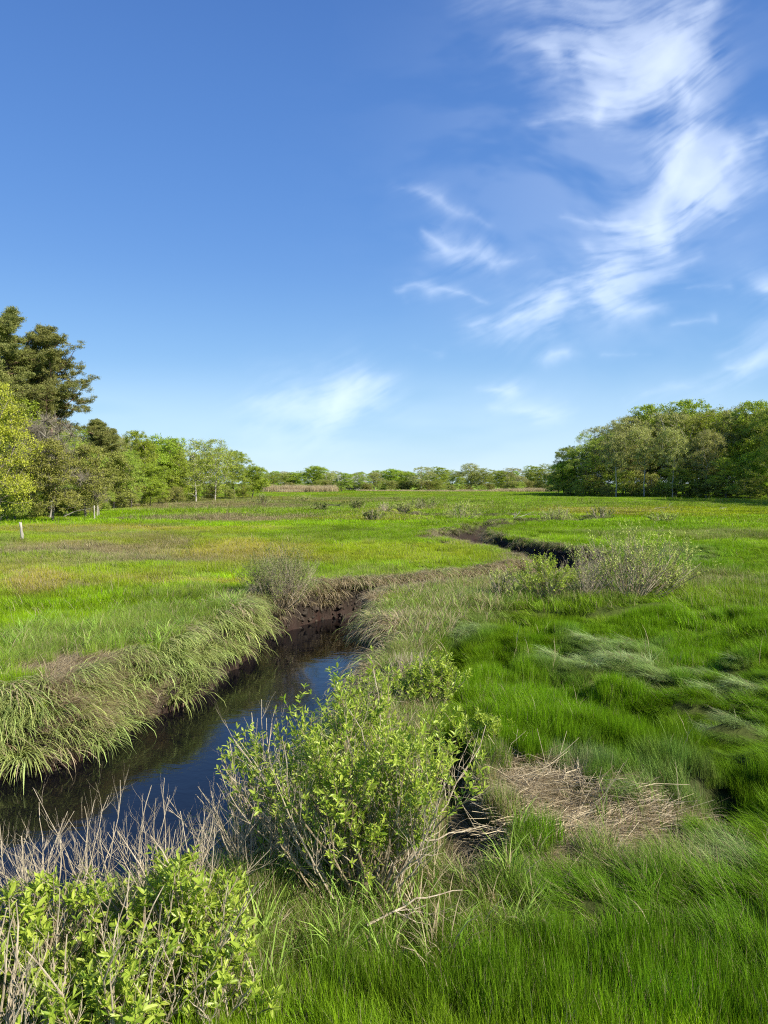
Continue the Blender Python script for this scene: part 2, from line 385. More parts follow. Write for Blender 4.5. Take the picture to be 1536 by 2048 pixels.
# ------------------------------------------------------------------ ground
def polar():
    rs = [0.0, .6]
    while rs[-1] < 4: rs.append(rs[-1] * 1.12)
    while rs[-1] < 70: rs.append(rs[-1] * 1.0075)
    while rs[-1] < 320: rs.append(rs[-1] * 1.02)
    while rs[-1] < 9000: rs.append(rs[-1] * 1.12)
    rs = np.array(rs[1:])
    th = np.concatenate([np.arange(-42, 42, .2), np.arange(42, 318, 4.0)])
    return rs, np.radians(th)
rs, th = polar()
X = rs[:, None] * np.sin(th)[None]; Y = rs[:, None] * np.cos(th)[None]
sd = creek_sd(X, Y); Z = height(X, Y, sd)
nr, na = X.shape
V = np.stack([X, Y, Z], -1).reshape(-1, 3)
i = np.arange(nr - 1)[:, None] * na; j = np.arange(na)[None]; j2 = (j + 1) % na
Q = np.stack([i + j, i + na + j, i + na + j2, i + j2], -1).reshape(-1, 4)
V = np.concatenate([V, [[0, 0, Z[0].mean()]]]); c = len(V) - 1
T = np.stack([np.full(na, c), np.arange(na), (np.arange(na) + 1) % na], -1)
col, dry, hh = zones(V[:, 0], V[:, 1])
sdv = np.append(sd.ravel(), 9)
straw = np.array([.30, .235, .13])
gc = col * (1 - dry[:, None] * .6) + straw * dry[:, None] * .6
rr = np.hypot(V[:, 0], V[:, 1])
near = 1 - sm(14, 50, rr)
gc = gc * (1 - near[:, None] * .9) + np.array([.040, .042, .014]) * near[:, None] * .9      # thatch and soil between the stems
bare = 1 - sm(.30, .75, sdv)
gc = gc + (np.array(MUD) - gc) * bare[:, None]
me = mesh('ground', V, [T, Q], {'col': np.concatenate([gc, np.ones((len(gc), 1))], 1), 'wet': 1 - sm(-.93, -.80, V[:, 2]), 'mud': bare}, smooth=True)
m, t, o = newmat('ground')
gcol = attr(t, 'col', out='Color'); geo = t.nodes.new('ShaderNodeNewGeometry')
n1 = N(t, 'ShaderNodeTexNoise', Scale=9.0, Detail=8.0, Roughness=.7); t.links.new(geo.outputs['Position'], n1.inputs[0])
mp = N(t, 'ShaderNodeMapping'); mp.inputs['Scale'].default_value = (1.0, .35, 1); t.links.new(geo.outputs['Position'], mp.inputs[0])
n2 = N(t, 'ShaderNodeTexNoise', Scale=1.3, Detail=8.0, Roughness=.7); t.links.new(mp.outputs[0], n2.inputs[0])
f = math_(t, 'MULTIPLY_ADD', n1.outputs[0], 1.1, .45); f2 = math_(t, 'MULTIPLY_ADD', n2.outputs[0], .7, .65)
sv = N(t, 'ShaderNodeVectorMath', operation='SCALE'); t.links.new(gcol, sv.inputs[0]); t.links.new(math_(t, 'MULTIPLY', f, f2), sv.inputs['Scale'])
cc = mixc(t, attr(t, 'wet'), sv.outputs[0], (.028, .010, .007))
p = N(t, 'ShaderNodeBsdfPrincipled', Roughness=.9); t.links.new(cc, p.inputs['Base Color'])
t.links.new(math_(t, 'MULTIPLY_ADD', attr(t, 'wet'), -.55, .92), p.inputs['Roughness']); p.inputs['Specular IOR Level'].default_value = .25
b = N(t, 'ShaderNodeBump', Strength=.9, Distance=.06); t.links.new(n1.outputs[0], b.inputs['Height']); t.links.new(b.outputs[0], p.inputs['Normal'])
t.links.new(p.outputs[0], o.inputs[0]); me.materials.append(m)
tag(obj('ground', me), 'salt marsh ground of green and tan meadow cut by a creek', 'ground', kind='structure')

# water
wx0, wx1, wy0, wy1 = -40, 40, -3, 150
me = mesh('water', [[wx0, wy0, WZ], [wx1, wy0, WZ], [wx1, wy1, WZ], [wx0, wy1, WZ]], [[[0, 1, 2, 3]]])
m, t, o = newmat('creek_water')
geo = t.nodes.new('ShaderNodeNewGeometry')
mp = N(t, 'ShaderNodeMapping'); mp.inputs['Scale'].default_value = (1.0, 1.6, 1); t.links.new(geo.outputs['Position'], mp.inputs[0])
n1 = N(t, 'ShaderNodeTexNoise', Scale=2.2, Detail=4.0, Roughness=.55, Distortion=.4); t.links.new(mp.outputs[0], n1.inputs[0])
p = N(t, 'ShaderNodeBsdfPrincipled', Roughness=.02, IOR=1.36); p.inputs['Base Color'].default_value = (.004, .004, .006, 1)
p.inputs['Specular IOR Level'].default_value = .6
b = N(t, 'ShaderNodeBump', Strength=.10, Distance=.05); t.links.new(n1.outputs[0], b.inputs['Height']); t.links.new(b.outputs[0], p.inputs['Normal'])
t.links.new(p.outputs[0], o.inputs[0]); me.materials.append(m)
tag(obj('water', me), 'dark still creek water reflecting the banks and blue sky', 'water', kind='structure')

# ------------------------------------------------------------------ grass patches (unlinked sources) and the scattering
rng = np.random.RandomState(11)
def blades(n, root, az, L, W, a0, a1, r, twist=.9, lev=4, droop=1.5):
    """n curved blades; a0 = lean at the root, a1 = lean at the tip (radians from vertical)"""
    ts = np.linspace(0, 1, lev)
    P = np.zeros((n, lev, 3)); P[:, 0] = root
    H = np.stack([np.cos(az), np.sin(az), np.zeros(n)], 1)
    for k in range(1, lev):
        tm = (ts[k] + ts[k - 1]) / 2; a = a0 + (a1 - a0) * tm ** droop
        P[:, k] = P[:, k - 1] + (H * np.sin(a)[:, None] + np.array([[0, 0, 1]]) * np.cos(a)[:, None]) * (L * (ts[k] - ts[k - 1]))[:, None]
    tw = az + math.pi / 2 + r.normal(0, twist, n); S = np.stack([np.cos(tw), np.sin(tw), np.zeros(n)], 1)
    wd = W[:, None] * (1 - ts[:-1] ** 1.6 * .75)[None] / 2
    A = P[:, :-1] - S[:, None] * wd[:, :, None]; B = P[:, :-1] + S[:, None] * wd[:, :, None]
    V = np.concatenate([np.stack([A, B], 2).reshape(n, -1, 3), P[:, -1:]], 1); m = V.shape[1]
    b = np.arange(n)[:, None] * m; Q = []
    for k in range(lev - 2): Q.append(b + np.array([[2 * k, 2 * k + 1, 2 * k + 3, 2 * k + 2]]))
    T = b + np.array([[2 * (lev - 2), 2 * (lev - 2) + 1, 2 * (lev - 2) + 2]])
    al = np.concatenate([np.repeat(ts[:-1], 2), [1.0]])
    return V.reshape(-1, 3), T, (np.concatenate(Q) if Q else np.zeros((0, 4), int)), np.tile(al, n), np.repeat(r.rand(n), m), np.repeat(r.rand(n), m)
def patch(colname, name, size, n, L, W, a0, a1, azs, seed, lev=4, droop=1.5, disc=False, twist=.9):
    r = np.random.RandomState(seed)
    root = np.stack([(r.rand(n) - .5) * size, (r.rand(n) - .5) * size, np.full(n, -.02)], 1)
    if disc:
        q = np.sqrt(r.rand(n)) * size / 2; aa = r.rand(n) * 6.283; root[:, 0] = q * np.cos(aa); root[:, 1] = q * np.sin(aa)
    az = r.normal(0, azs, n)
    V, T, Q, al, v, pk = blades(n, root, az, L * r.uniform(.55, 1.15, n), W * r.uniform(.6, 1.3, n), np.abs(r.normal(a0, .12, n)), r.normal(a1, .25, n), r, twist, lev, droop)
    me = mesh(name, V, [T, Q], {'along': al, 'var': v, 'pick': pk}, mats=[GRASS])
    cl = bpy.data.collections.get(colname) or bpy.data.collections.new(colname)
    o = bpy.data.objects.new(name, me); cl.objects.link(o); return cl

_scat = None
def scatter(name, cl, P, idx, rot, scl, tint, dry, label, cat='grass'):
    me = mesh(name, P, [], {'rot': rot, 'scl': scl, 'tint': np.concatenate([tint, np.ones((len(tint), 1))], 1), 'dry': dry})
    a = me.attributes.new('idx', 'INT', 'POINT'); a.data.foreach_set('value', np.asarray(idx, np.int32))
    o = obj(name, me); tag(o, label, cat, kind='stuff')
    g = bpy.data.node_groups.new('scatter', 'GeometryNodeTree')
    g.interface.new_socket('Geometry', in_out='INPUT', socket_type='NodeSocketGeometry'); g.interface.new_socket('Geometry', in_out='OUTPUT', socket_type='NodeSocketGeometry')
    gi = g.nodes.new('NodeGroupInput'); go = g.nodes.new('NodeGroupOutput')
    ci = g.nodes.new('GeometryNodeCollectionInfo'); ci.inputs['Collection'].default_value = cl; ci.inputs['Separate Children'].default_value = True; ci.inputs['Reset Children'].default_value = True
    ip = g.nodes.new('GeometryNodeInstanceOnPoints'); ip.inputs['Pick Instance'].default_value = True
    def na(n, typ):
        q = g.nodes.new('GeometryNodeInputNamedAttribute'); q.data_type = typ; q.inputs['Name'].default_value = n
        return [s for s in q.outputs if s.enabled and s.name == 'Attribute'][0]
    g.links.new(gi.outputs[0], ip.inputs['Points']); g.links.new(ci.outputs[0], ip.inputs['Instance'])
    g.links.new(na('idx', 'INT'), ip.inputs['Instance Index']); g.links.new(na('rot', 'FLOAT_VECTOR'), ip.inputs['Rotation']); g.links.new(na('scl', 'FLOAT_VECTOR'), ip.inputs['Scale'])
    g.links.new(ip.outputs[0], go.inputs[0])
    md = o.modifiers.new('scatter', 'NODES'); md.node_group = g
    return o

NV = 4
LEANS = [(0.10, .45), (.35, .95), (.75, 1.35), (1.15, 1.62)]
for k, (a0, a1) in enumerate(LEANS):
    for v in range(NV):
        s0 = k * NV + v
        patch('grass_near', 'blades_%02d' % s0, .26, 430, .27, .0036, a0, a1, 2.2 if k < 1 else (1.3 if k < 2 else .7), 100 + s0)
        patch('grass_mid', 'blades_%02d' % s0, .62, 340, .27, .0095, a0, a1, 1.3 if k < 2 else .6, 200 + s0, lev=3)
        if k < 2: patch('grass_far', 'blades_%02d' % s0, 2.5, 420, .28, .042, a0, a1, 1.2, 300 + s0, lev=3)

def field(x, y):
    """direction and amount of lean of the meadow grass"""
    ang = (fbm(x * .16, y * .16, 40, 3) - .5) * 5 + math.pi * 1.05
    ang = np.where(x < -2, ang + .6, ang)
    r = np.hypot(x, y)
    lod = (fbm(x * .7, y * .7, 41, 3) - .5) * 2.2 + .38
    lodz = np.zeros(x.shape)
    for e in LODGED:
        q = blob(x, y, e, .4); lodz = np.maximum(lodz, q); ang = np.where(q > .4, ang * 0 + e[4] + 3.3 + (fbm(x * .9, y * .9, 44, 2) - .5) * 1.6, ang)
    right = sm(-.5, 2.5, x) 
    lod = lod * (.55 + .45 * right)
    return ang, np.clip(np.maximum(lod, lodz), 0, 1), lodz
def grid_pts(cell, r0, r1, half=37.0):
    xs = np.arange(-r1 * .78, r1 * .78, cell); ys = np.arange(0, r1 + cell, cell)
    gx, gy = np.meshgrid(xs, ys); gx = gx.ravel() + rng.uniform(-.5, .5, gx.size) * cell; gy = gy.ravel() + rng.uniform(-.5, .5, gy.size) * cell
    r = np.hypot(gx, gy); k = (r > r0) & (r < r1) & (np.abs(np.degrees(np.arctan2(gx, gy))) < half)
    return gx[k], gy[k]
WRACK = [(1180, 1650, 215, 52), (1090, 1590, 90, 46), (215, 1368, 195, 44), (1230, 1182, 34, 14), (785, 1262, 40, 24)]
def layer(name, colname, cell, r0, r1, label, hs=1.0, blend=.12, sdmin=.45, kmax=4):
    x, y = grid_pts(cell, r0 * (1 - blend), r1, 50.0 if r1 < 25 else (44.0 if r1 < 100 else 38.0))
    r = np.hypot(x, y); sd_ = creek_sd(x, y)
    keep = (sd_ > sdmin) & (gully(x, y) > .28 + cell * .3)
    wr = np.zeros(x.shape)
    for e in WRACK: wr = np.maximum(wr, blob(x, y, e, .6))
    keep &= rng.rand(len(x)) > wr * 1.1
    x, y, sd_, r = x[keep], y[keep], sd_[keep], r[keep]
    z = height(x, y, sd_); col_, dry_, h_ = zones(x, y); ang, lod, lz = field(x, y)
    col_ = col_ + (np.array(PALE) - col_) * (lz * .45)[:, None]
    tint = col_ * rng.uniform(.85, 1.15, (len(x), 1)) * rng.uniform(.95, 1.05, (len(x), 3))
    k = np.clip((lod * 4 + rng.normal(0, .35, len(x))).astype(int), 0, kmax - 1)
    idx = k * NV + rng.randint(0, NV, len(x))
    rot = np.stack([np.zeros(len(x)), np.zeros(len(x)), ang + rng.normal(0, .35, len(x))], 1)
    hl = np.zeros(len(x))
    for e in HOLLOWS: hl = np.maximum(hl, blob(x, y, e, .5))
    s = rng.uniform(.85, 1.2, len(x)); hz = h_ * hs * rng.uniform(.8, 1.2, len(x)) * (1 - .28 * hl)
    scatter(name, bpy.data.collections[colname], np.stack([x, y, z], 1), idx, rot, np.stack([s, s, s * hz], 1), tint, dry_, label)
    return len(x)
n = [layer('meadow_grass', 'grass_near', .20, 1.6, 19, 'fine deep green marsh grass, leaning and swirled, right of the creek', sdmin=.42),
     layer('meadow_grass', 'grass_mid', .40, 19, 62, 'bright lime green marsh grass in the middle of the meadow', sdmin=.55),
     layer('meadow_grass', 'grass_far', 1.7, 62, 330, 'low green and ochre marsh grass in the distant meadow', sdmin=1.2, kmax=2)]
print('grass', n)

# coarse cordgrass: arching tufts
for v in range(6):
    patch('coarse', 'blades_%02d' % v, .14, 20, .60, .013, .12, 1.25, 1.6, 500 + v, lev=5, disc=True, twist=.7)           # 0-5 upright arching
for v in range(6):
    patch('coarse', 'blades_%02d' % (6 + v), .20, 26, .74, .0165, .45, 2.7, .75, 520 + v, lev=6, droop=1.0, disc=True, twist=.7)  # 6-11 draped over the bank
for v in range(4):
    patch('coarse', 'blades_%02d' % (12 + v), .25, 60, .50, .0075, 1.15, 1.75, .8, 540 + v, lev=4, disc=True)              # 12-15 flat thatch
for v in range(4):
    patch('coarse', 'blades_%02d' % (16 + v), .3, 60, .28, .006, .5, .9, 3.0, 560 + v, lev=3, disc=True)                  # 16-19 wiry low clumps
for v in range(6):
    patch('coarse', 'blades_%02d' % (20 + v), .35, 7, .52, .008, .10, .8, 3.0, 580 + v, lev=5, disc=True)                 # 20-25 a few tall loose blades
def sd_grad(x, y):
    e = .15
    gx = creek_sd(x + e, y) - creek_sd(x - e, y); gy = creek_sd(x, y + e) - creek_sd(x, y - e)
    return np.arctan2(-gy, -gx)            # points towards the water
def coarse(name, label, x, y, idx, ang, sc_, tint, dry_, zoff=0):
    z = height(x, y) + zoff
    scatter(name, bpy.data.collections['coarse'], np.stack([x, y, z], 1), idx, np.stack([np.zeros(len(x)), np.zeros(len(x)), ang], 1), np.stack([sc_] * 3, 1), tint, dry_, label)
def cand(x0, x1, y0, y1, dens):
    n = int((x1 - x0) * (y1 - y0) * dens); return rng.uniform(x0, x1, n), rng.uniform(y0, y1, n)
# drape along the banks
x, y = cand(-13, 4, 4, 27, 120); s_ = creek_sd(x, y)
pxx, pyy = proj(x, y)
leftb = (pxx < 520) & (y > 8.5)
k = (s_ > .0) & (rng.rand(len(x)) < .38 + 1.2 * sm(.38, .62, fbm(x * 2.2, y * 2.2, 97, 2))) & (s_ < np.where(leftb, .85, .62)) & (rng.rand(len(x)) < np.where(leftb, 1.0, .55))
mudface = (pxx > 560) & (pxx < 860) & (pyy > 1150) & (pyy < 1260) & (y > 19)
k &= ~(mudface & (s_ < .12)) & ~(mudface & (rng.rand(len(x)) < .25))
x, y, s_, leftb = x[k], y[k], s_[k], leftb[k]
z = height(x, y, s_); k = z > WZ + np.where(rng.rand(len(x)) < .6, .04, .34); x, y, s_, leftb = x[k], y[k], s_[k], leftb[k]
n = len(x); tint = np.array([.38, .47, .15]) * rng.uniform(.7, 1.25, (n, 1)) * rng.uniform(.94, 1.06, (n, 3))
coarse('cordgrass', 'coarse pale green cordgrass arching over the creek banks', x, y, rng.randint(6, 12, n), sd_grad(x, y) + rng.normal(0, .75, n) + (fbm(x * 1.3, y * 1.3, 98, 2) - .5) * 2.4, rng.uniform(.6, 1.15, n) * (.75 + .7 * fbm(x * 1.1, y * 1.1, 99, 2)), tint, np.clip(np.where(leftb, .10, .35) + sm(.5, .7, fbm(x * 1.4, y * 1.4, 151, 2)) * .6, 0, 1))
# drape along the upper creek
x, y = cand(-8, 20, 20, 80, 9); s_ = creek_sd(x, y); k = (s_ > .15) & (s_ < .9); x, y = x[k], y[k]
k = height(x, y) > -.6; x, y = x[k], y[k]; n = len(x)
shade = (x > 4.5) & (y > 31)
coarse('cordgrass', 'coarse tan and green grass hanging along the winding upper creek', x, y, rng.randint(6, 12, n), sd_grad(x, y) + rng.normal(0, .5, n), rng.uniform(.8, 1.3, n), np.array([.17, .22, .07]) * rng.uniform(.7, 1.2, (n, 1)), np.where(shade, .35, .6))
# crumbling clods of mud on the bare bank faces
def clods():
    r = np.random.RandomState(9); b = MB()
    import itertools
    g = (1 + 5 ** .5) / 2; iv = np.array([[-1, g, 0], [1, g, 0], [-1, -g, 0], [1, -g, 0], [0, -1, g], [0, 1, g], [0, -1, -g], [0, 1, -g], [g, 0, -1], [g, 0, 1], [-g, 0, -1], [-g, 0, 1]]) / 1.9
    it = np.array([[0, 11, 5], [0, 5, 1], [0, 1, 7], [0, 7, 10], [0, 10, 11], [1, 5, 9], [5, 11, 4], [11, 10, 2], [10, 7, 6], [7, 1, 8], [3, 9, 4], [3, 4, 2], [3, 2, 6], [3, 6, 8], [3, 8, 9], [4, 9, 5], [2, 4, 11], [6, 2, 10], [8, 6, 7], [9, 8, 1]])
    E = {}; Vs = list(iv); F2 = []
    def mid(a, c):
        k = (min(a, c), max(a, c))
        if k not in E: m_ = (Vs[a] + Vs[c]) / 2; Vs.append(m_ / np.linalg.norm(m_) * np.linalg.norm(iv[0])); E[k] = len(Vs) - 1
        return E[k]
    for a, c, d in it: ab, bc, ca = mid(a, c), mid(c, d), mid(d, a); F2 += [[a, ab, ca], [c, bc, ab], [d, ca, bc], [ab, bc, ca]]
    Vs = np.array(Vs); F2 = np.array(F2)
    x, y = cand(-13, 12, 6, 48, 260); s_ = creek_sd(x, y); z = height(x, y, s_); k = (s_ > -.08) & (s_ < .5) & (z < -.12) & (z > WZ - .12); x, y, z = x[k], y[k], z[k]
    for q in range(len(x)):
        sz = (.02 + .06 * r.rand() ** 2) * (1.25 if y[q] > 19 else .7); vv = Vs * r.uniform(.65, 1.3, 3) * sz * (1 + r.normal(0, .16, (len(Vs), 1)))
        b.add(vv + [x[q], y[q], z[q]], T=F2, var=r.rand())
    m, t, o = newmat('crumbled_mud'); nz = N(t, 'ShaderNodeTexNoise', Scale=28.0, Detail=6.0); p = N(t, 'ShaderNodeBsdfPrincipled', Roughness=.8); geo = t.nodes.new('ShaderNodeNewGeometry'); t.links.new(geo.outputs['Position'], nz.inputs[0])
    c_ = mixc(t, attr(t, 'var'), (.022, .016, .012), (.070, .050, .037)); t.links.new(mixc(t, nz.outputs[0], (.35, .35, .35), (1.3, 1.3, 1.3), 'MIX'), p.inputs[0]); mm = mixc(t, 1.0, c_, mixc(t, nz.outputs[0], (.35, .35, .35), (1.5, 1.5, 1.5)), 'MULTIPLY'); t.links.new(mm, p.inputs[0])
    bp = N(t, 'ShaderNodeBump', Strength=.8, Distance=.02); t.links.new(nz.outputs[0], bp.inputs['Height']); t.links.new(bp.outputs[0], p.inputs['Normal']); t.links.new(p.outputs[0], o.inputs[0])
    tag(obj('mud', b.build('mud', m)), 'dark crumbling mud clods on the bare creek bank', 'mud', kind='stuff')
clods()
# straw hanging down the face below the brown rim
x, y = cand(-3.5, 8, 20.5, 31, 80); s_ = creek_sd(x, y); pxx, pyy = proj(x, y); k = (s_ > .02) & (s_ < .55) & (pyy < 1212) & (rng.rand(len(x)) < np.where(pxx < 830, .55, 1) * sm(.3, .5, fbm(x * 1.5, y * 1.5, 140, 2)) + .1); x, y = x[k], y[k]
k = height(x, y) > WZ + .3; x, y = x[k], y[k]; n = len(x)
coarse('dead_thatch', 'brown dead straw hanging over the far rim of the creek', x, y, rng.randint(6, 12, n), sd_grad(x, y) + rng.normal(0, .5, n), rng.uniform(.6, 1.05, n), np.tile([.25, .28, .10], (n, 1)), rng.uniform(.65, 1, n))
# upright coarse grass on the left bank top and scattered through the coarse zones
x, y = cand(-12, 8, 4.2, 27, 34); s_ = creek_sd(x, y); pxx, pyy = proj(x, y)
wgt = np.zeros(len(x))
for e in [(150, 1300, 200, 44), (340, 1270, 160, 44), (60, 1340, 120, 40), (470, 1240, 70, 40), (900, 1200, 110, 40), (830, 1260, 80, 50), (820, 1400, 70, 120), (1060, 1190, 180, 24), (1430, 1175, 150, 22), (700, 1820, 420, 190), (170, 1950, 420, 160), (940, 1660, 70, 120)]:
    wgt = np.maximum(wgt, 1 - sm(.6, 1.3, np.hypot((pxx - e[0]) / e[2], (pyy - e[1]) / e[3])))
wr = np.maximum(blob(x, y, WRACK[0]), np.maximum(blob(x, y, WRACK[1]), blob(x, y, WRACK[2])))
k = (s_ > .35) & (rng.rand(len(x)) < wgt * .75) & (wr < .4) & (gully(x, y) > .3); x, y, pxx = x[k], y[k], pxx[k]; n = len(x)
tint = np.array([.24, .38, .07]) * rng.uniform(.75, 1.25, (n, 1)) * rng.uniform(.93, 1.07, (n, 3))
coarse('cordgrass', 'upright coarse green marsh grass on top of the creek banks', x, y, rng.randint(0, 6, n), rng.uniform(0, 6.28, n), rng.uniform(.55, .95, n), tint, np.where((pxx > 780) & (pxx < 1010), .55, .18))
# brown thatch: left bank mat, the rim of the far bank, the small cut on the right bank
x, y = cand(-9, 9, 9, 47, 75); pxx, pyy = proj(x, y); s_ = creek_sd(x, y)
rim = (s_ > .08) & (s_ < 1.35) & (x < 6.5) & (y > 19.5) & (pxx > 470) & (pyy < 1215) & (pxx < 1070)
mat = (blob(x, y, (215, 1368, 200, 48)) > rng.rand(len(x)) * .8)
cut = (blob(x, y, (785, 1262, 46, 26)) > rng.rand(len(x))) & (s_ > .1)
mat2 = (blob(x, y, (470, 1215, 50, 24)) > rng.rand(len(x)) * .9)
k = (mat | cut | mat2 | (rim & (rng.rand(len(x)) < .8))) & (s_ > .12); x, y, s_, rim = x[k], y[k], s_[k], rim[k]; n = len(x)
coarse('dead_thatch', 'matted brown dead grass along the creek rims', x, y, rng.randint(12, 16, n), np.where(rim, sd_grad(x, y), .35) + rng.normal(0, .7, n), rng.uniform(.7, 1.25, n), np.tile([.25, .2, .12], (n, 1)), np.full(n, .95), .03)
# matted thatch under and around the dead reeds
x, y = cand(.2, 5.2, 4.8, 9.5, 90); k = np.maximum(np.maximum(blob(x, y, (1170, 1650, 225, 58), .5), blob(x, y, (1060, 1585, 110, 55), .5)), blob(x, y, (950, 1640, 60, 110), .5)) * sm(.25, .5, fbm(x * 1.6, y * 1.6, 121, 3)) > rng.rand(len(x)); x, y = x[k], y[k]; n = len(x)
coarse('dead_thatch', 'flattened straw thatch around the reed pile in the right foreground', x, y, rng.randint(12, 16, n), rng.normal(-.2, 1.1, n), rng.uniform(.35, .8, n), np.tile([.22, .2, .10], (n, 1)), rng.uniform(.7, 1, n), .01)
x, y = cand(.6, 4.8, 5.0, 9.0, 9); k = blob(x, y, (1170, 1650, 240, 66), .4) > rng.rand(len(x)); x, y = x[k], y[k]; n = len(x)
coarse('cordgrass', 'green blades growing up through the reed pile', x, y, rng.randint(0, 6, n), rng.uniform(0, 6.28, n), rng.uniform(.3, .6, n), np.tile([.20, .33, .06], (n, 1)), np.full(n, .3))
# visible bent strands over the flattened swirls
x, y = cand(0, 13, 8, 34, 38); lz = np.zeros(len(x)); an = np.full(len(x), 3.2)
for qi, e in enumerate(LODGED):
    q = blob(x, y, (e[0], e[1], e[2] * .9, e[3] * .8), .3) * (1.0 if qi == 0 else .35); lz = np.maximum(lz, q); an = np.where(q > .3, e[4] + 3.3 + (fbm(x * .9, y * .9, 44, 2) - .5) * 1.6, an)
k = lz * sm(.30, .5, fbm(x * 1.5, y * 1.5, 150, 3)) > rng.rand(len(x)); x, y, an = x[k], y[k], an[k]; n = len(x)
coarse('flattened_grass', 'pale flattened swirls of marsh grass on the right', x, y, rng.randint(12, 16, n), an + rng.normal(0, .55, n), rng.uniform(.45, 1.0, n), np.array([.36, .50, .20]) * rng.uniform(.75, 1.25, (n, 1)), np.full(n, .10), .10)
# taller single blades and dry stems standing above the short grass
x, y = cand(-22, 14, 4.5, 42, 3.2); s_ = creek_sd(x, y); k = (s_ > .6) & (np.abs(x) < y * .6) & (rng.rand(len(x)) < np.clip(14 / y, .12, 1)) & (fbm(x * .4, y * .4, 130, 2) > .42); x, y = x[k], y[k]; n = len(x)
coarse('tall_blades', 'scattered taller blades and dry stems standing above the short grass', x, y, rng.randint(20, 26, n), rng.uniform(0, 6.28, n), rng.uniform(.7, 1.15, n), np.array([.20, .34, .05]) * rng.uniform(.7, 1.2, (n, 1)), np.full(n, .35))
# wiry purple-brown patches out in the left meadow
x, y = cand(-36, 6, 24, 110, 2.6); pxx, pyy = proj(x, y); wgt = np.zeros(len(x))
for e in ZONES:
    if e[4] is PURP: wgt = np.maximum(wgt, 1 - sm(.6, 1.2, np.hypot((pxx - e[0]) / e[2], (pyy - e[1]) / e[3])))
wgt *= sm(.35, .6, fbm(x * .8, y * .8, 71, 3)); k = rng.rand(len(x)) < wgt; x, y = x[k], y[k]; n = len(x)
coarse('sea_lavender', 'low wiry grey brown clumps in patches on the left meadow', x, y, rng.randint(16, 20, n), rng.uniform(0, 6.28, n), rng.uniform(.9, 1.7, n), np.array([.15, .12, .085]) * rng.uniform(.6, 1.3, (n, 1)), np.full(n, .25))
# tussocks that break up the middle and far meadow
x, y = cand(-60, 60, 22, 150, .35); s_ = creek_sd(x, y); k = (s_ > .6) & (np.abs(x) < y * .56) & (fbm(x * .12, y * .12, 81, 3) > .52); x, y = x[k], y[k]; n = len(x)
c_, d_, h_ = zones(x, y)
coarse('tussocks', 'taller green tussocks scattered over the middle meadow', x, y, rng.randint(0, 6, n), rng.uniform(0, 6.28, n), rng.uniform(.6, 1.1, n) * (1 + y / 160), c_ * .85, d_)

# ------------------------------------------------------------------ dead reed wrack in the right foreground
def stalks():
    b = MB(); r = np.random.RandomState(5); n = 3600
    e = [(1150, 1650, 190, 52, .55), (1060, 1580, 95, 50, .2), (1290, 1690, 110, 40, .25)]
    P0 = []; P1 = []; r0 = []
    for cx_, cy_, rx, ry, sh in e:
        m_ = int(n * sh); q = np.sqrt(r.rand(m_)); a = r.rand(m_) * 6.283
        for px, py in zip(cx_ + rx * q * np.cos(a), cy_ + ry * q * np.sin(a)):
            g = G(px, py)
            if fbm(np.array([g[0] * 2.6]), np.array([g[1] * 2.6]), 120, 3)[0] > .40: P0.append(g[:2])
    P0 = np.array(P0); m_ = len(P0); cen = G(1165, 1640)[:2]
    rad = np.arctan2(P0[:, 1] - cen[1], P0[:, 0] - cen[0])
    ang = np.where(r.rand(m_) < .55, r.normal(-.2, .55, m_), rad + r.normal(0, .45, m_))
    L = r.uniform(.08, .36, m_) * np.where(r.rand(m_) < .12, 1.8, 1); tl = np.abs(r.normal(.06, .16, m_)); up = r.rand(m_) < .05; tl = np.where(up, r.uniform(.4, 1.2, m_), tl)
    z = height(P0[:, 0], P0[:, 1]) + r.uniform(.0, .07, m_)
    A = np.column_stack([P0, z]); D = np.column_stack([np.cos(ang) * np.cos(tl), np.sin(ang) * np.cos(tl), np.sin(tl)]) * L[:, None]
    bend = r.normal(0, .06, (m_, 3)) * L[:, None]
    M_ = A + D * .5 + bend; rad0 = r.uniform(.0012, .0038, m_); v = r.rand(m_)
    b.tubes(A, M_, rad0, rad0 * .85, 5, v); b.tubes(M_, A + D, rad0 * .85, rad0 * .6, 5, v)
    return b.build('dead_reeds', leaf_mat('dead_reed', (.20, .15, .09), (.78, .66, .45), 0, .75))
tag(obj('dead_reeds', stalks()), 'pile of dry tan reed stalks lying in the green grass, right foreground', 'dead reeds', kind='stuff')

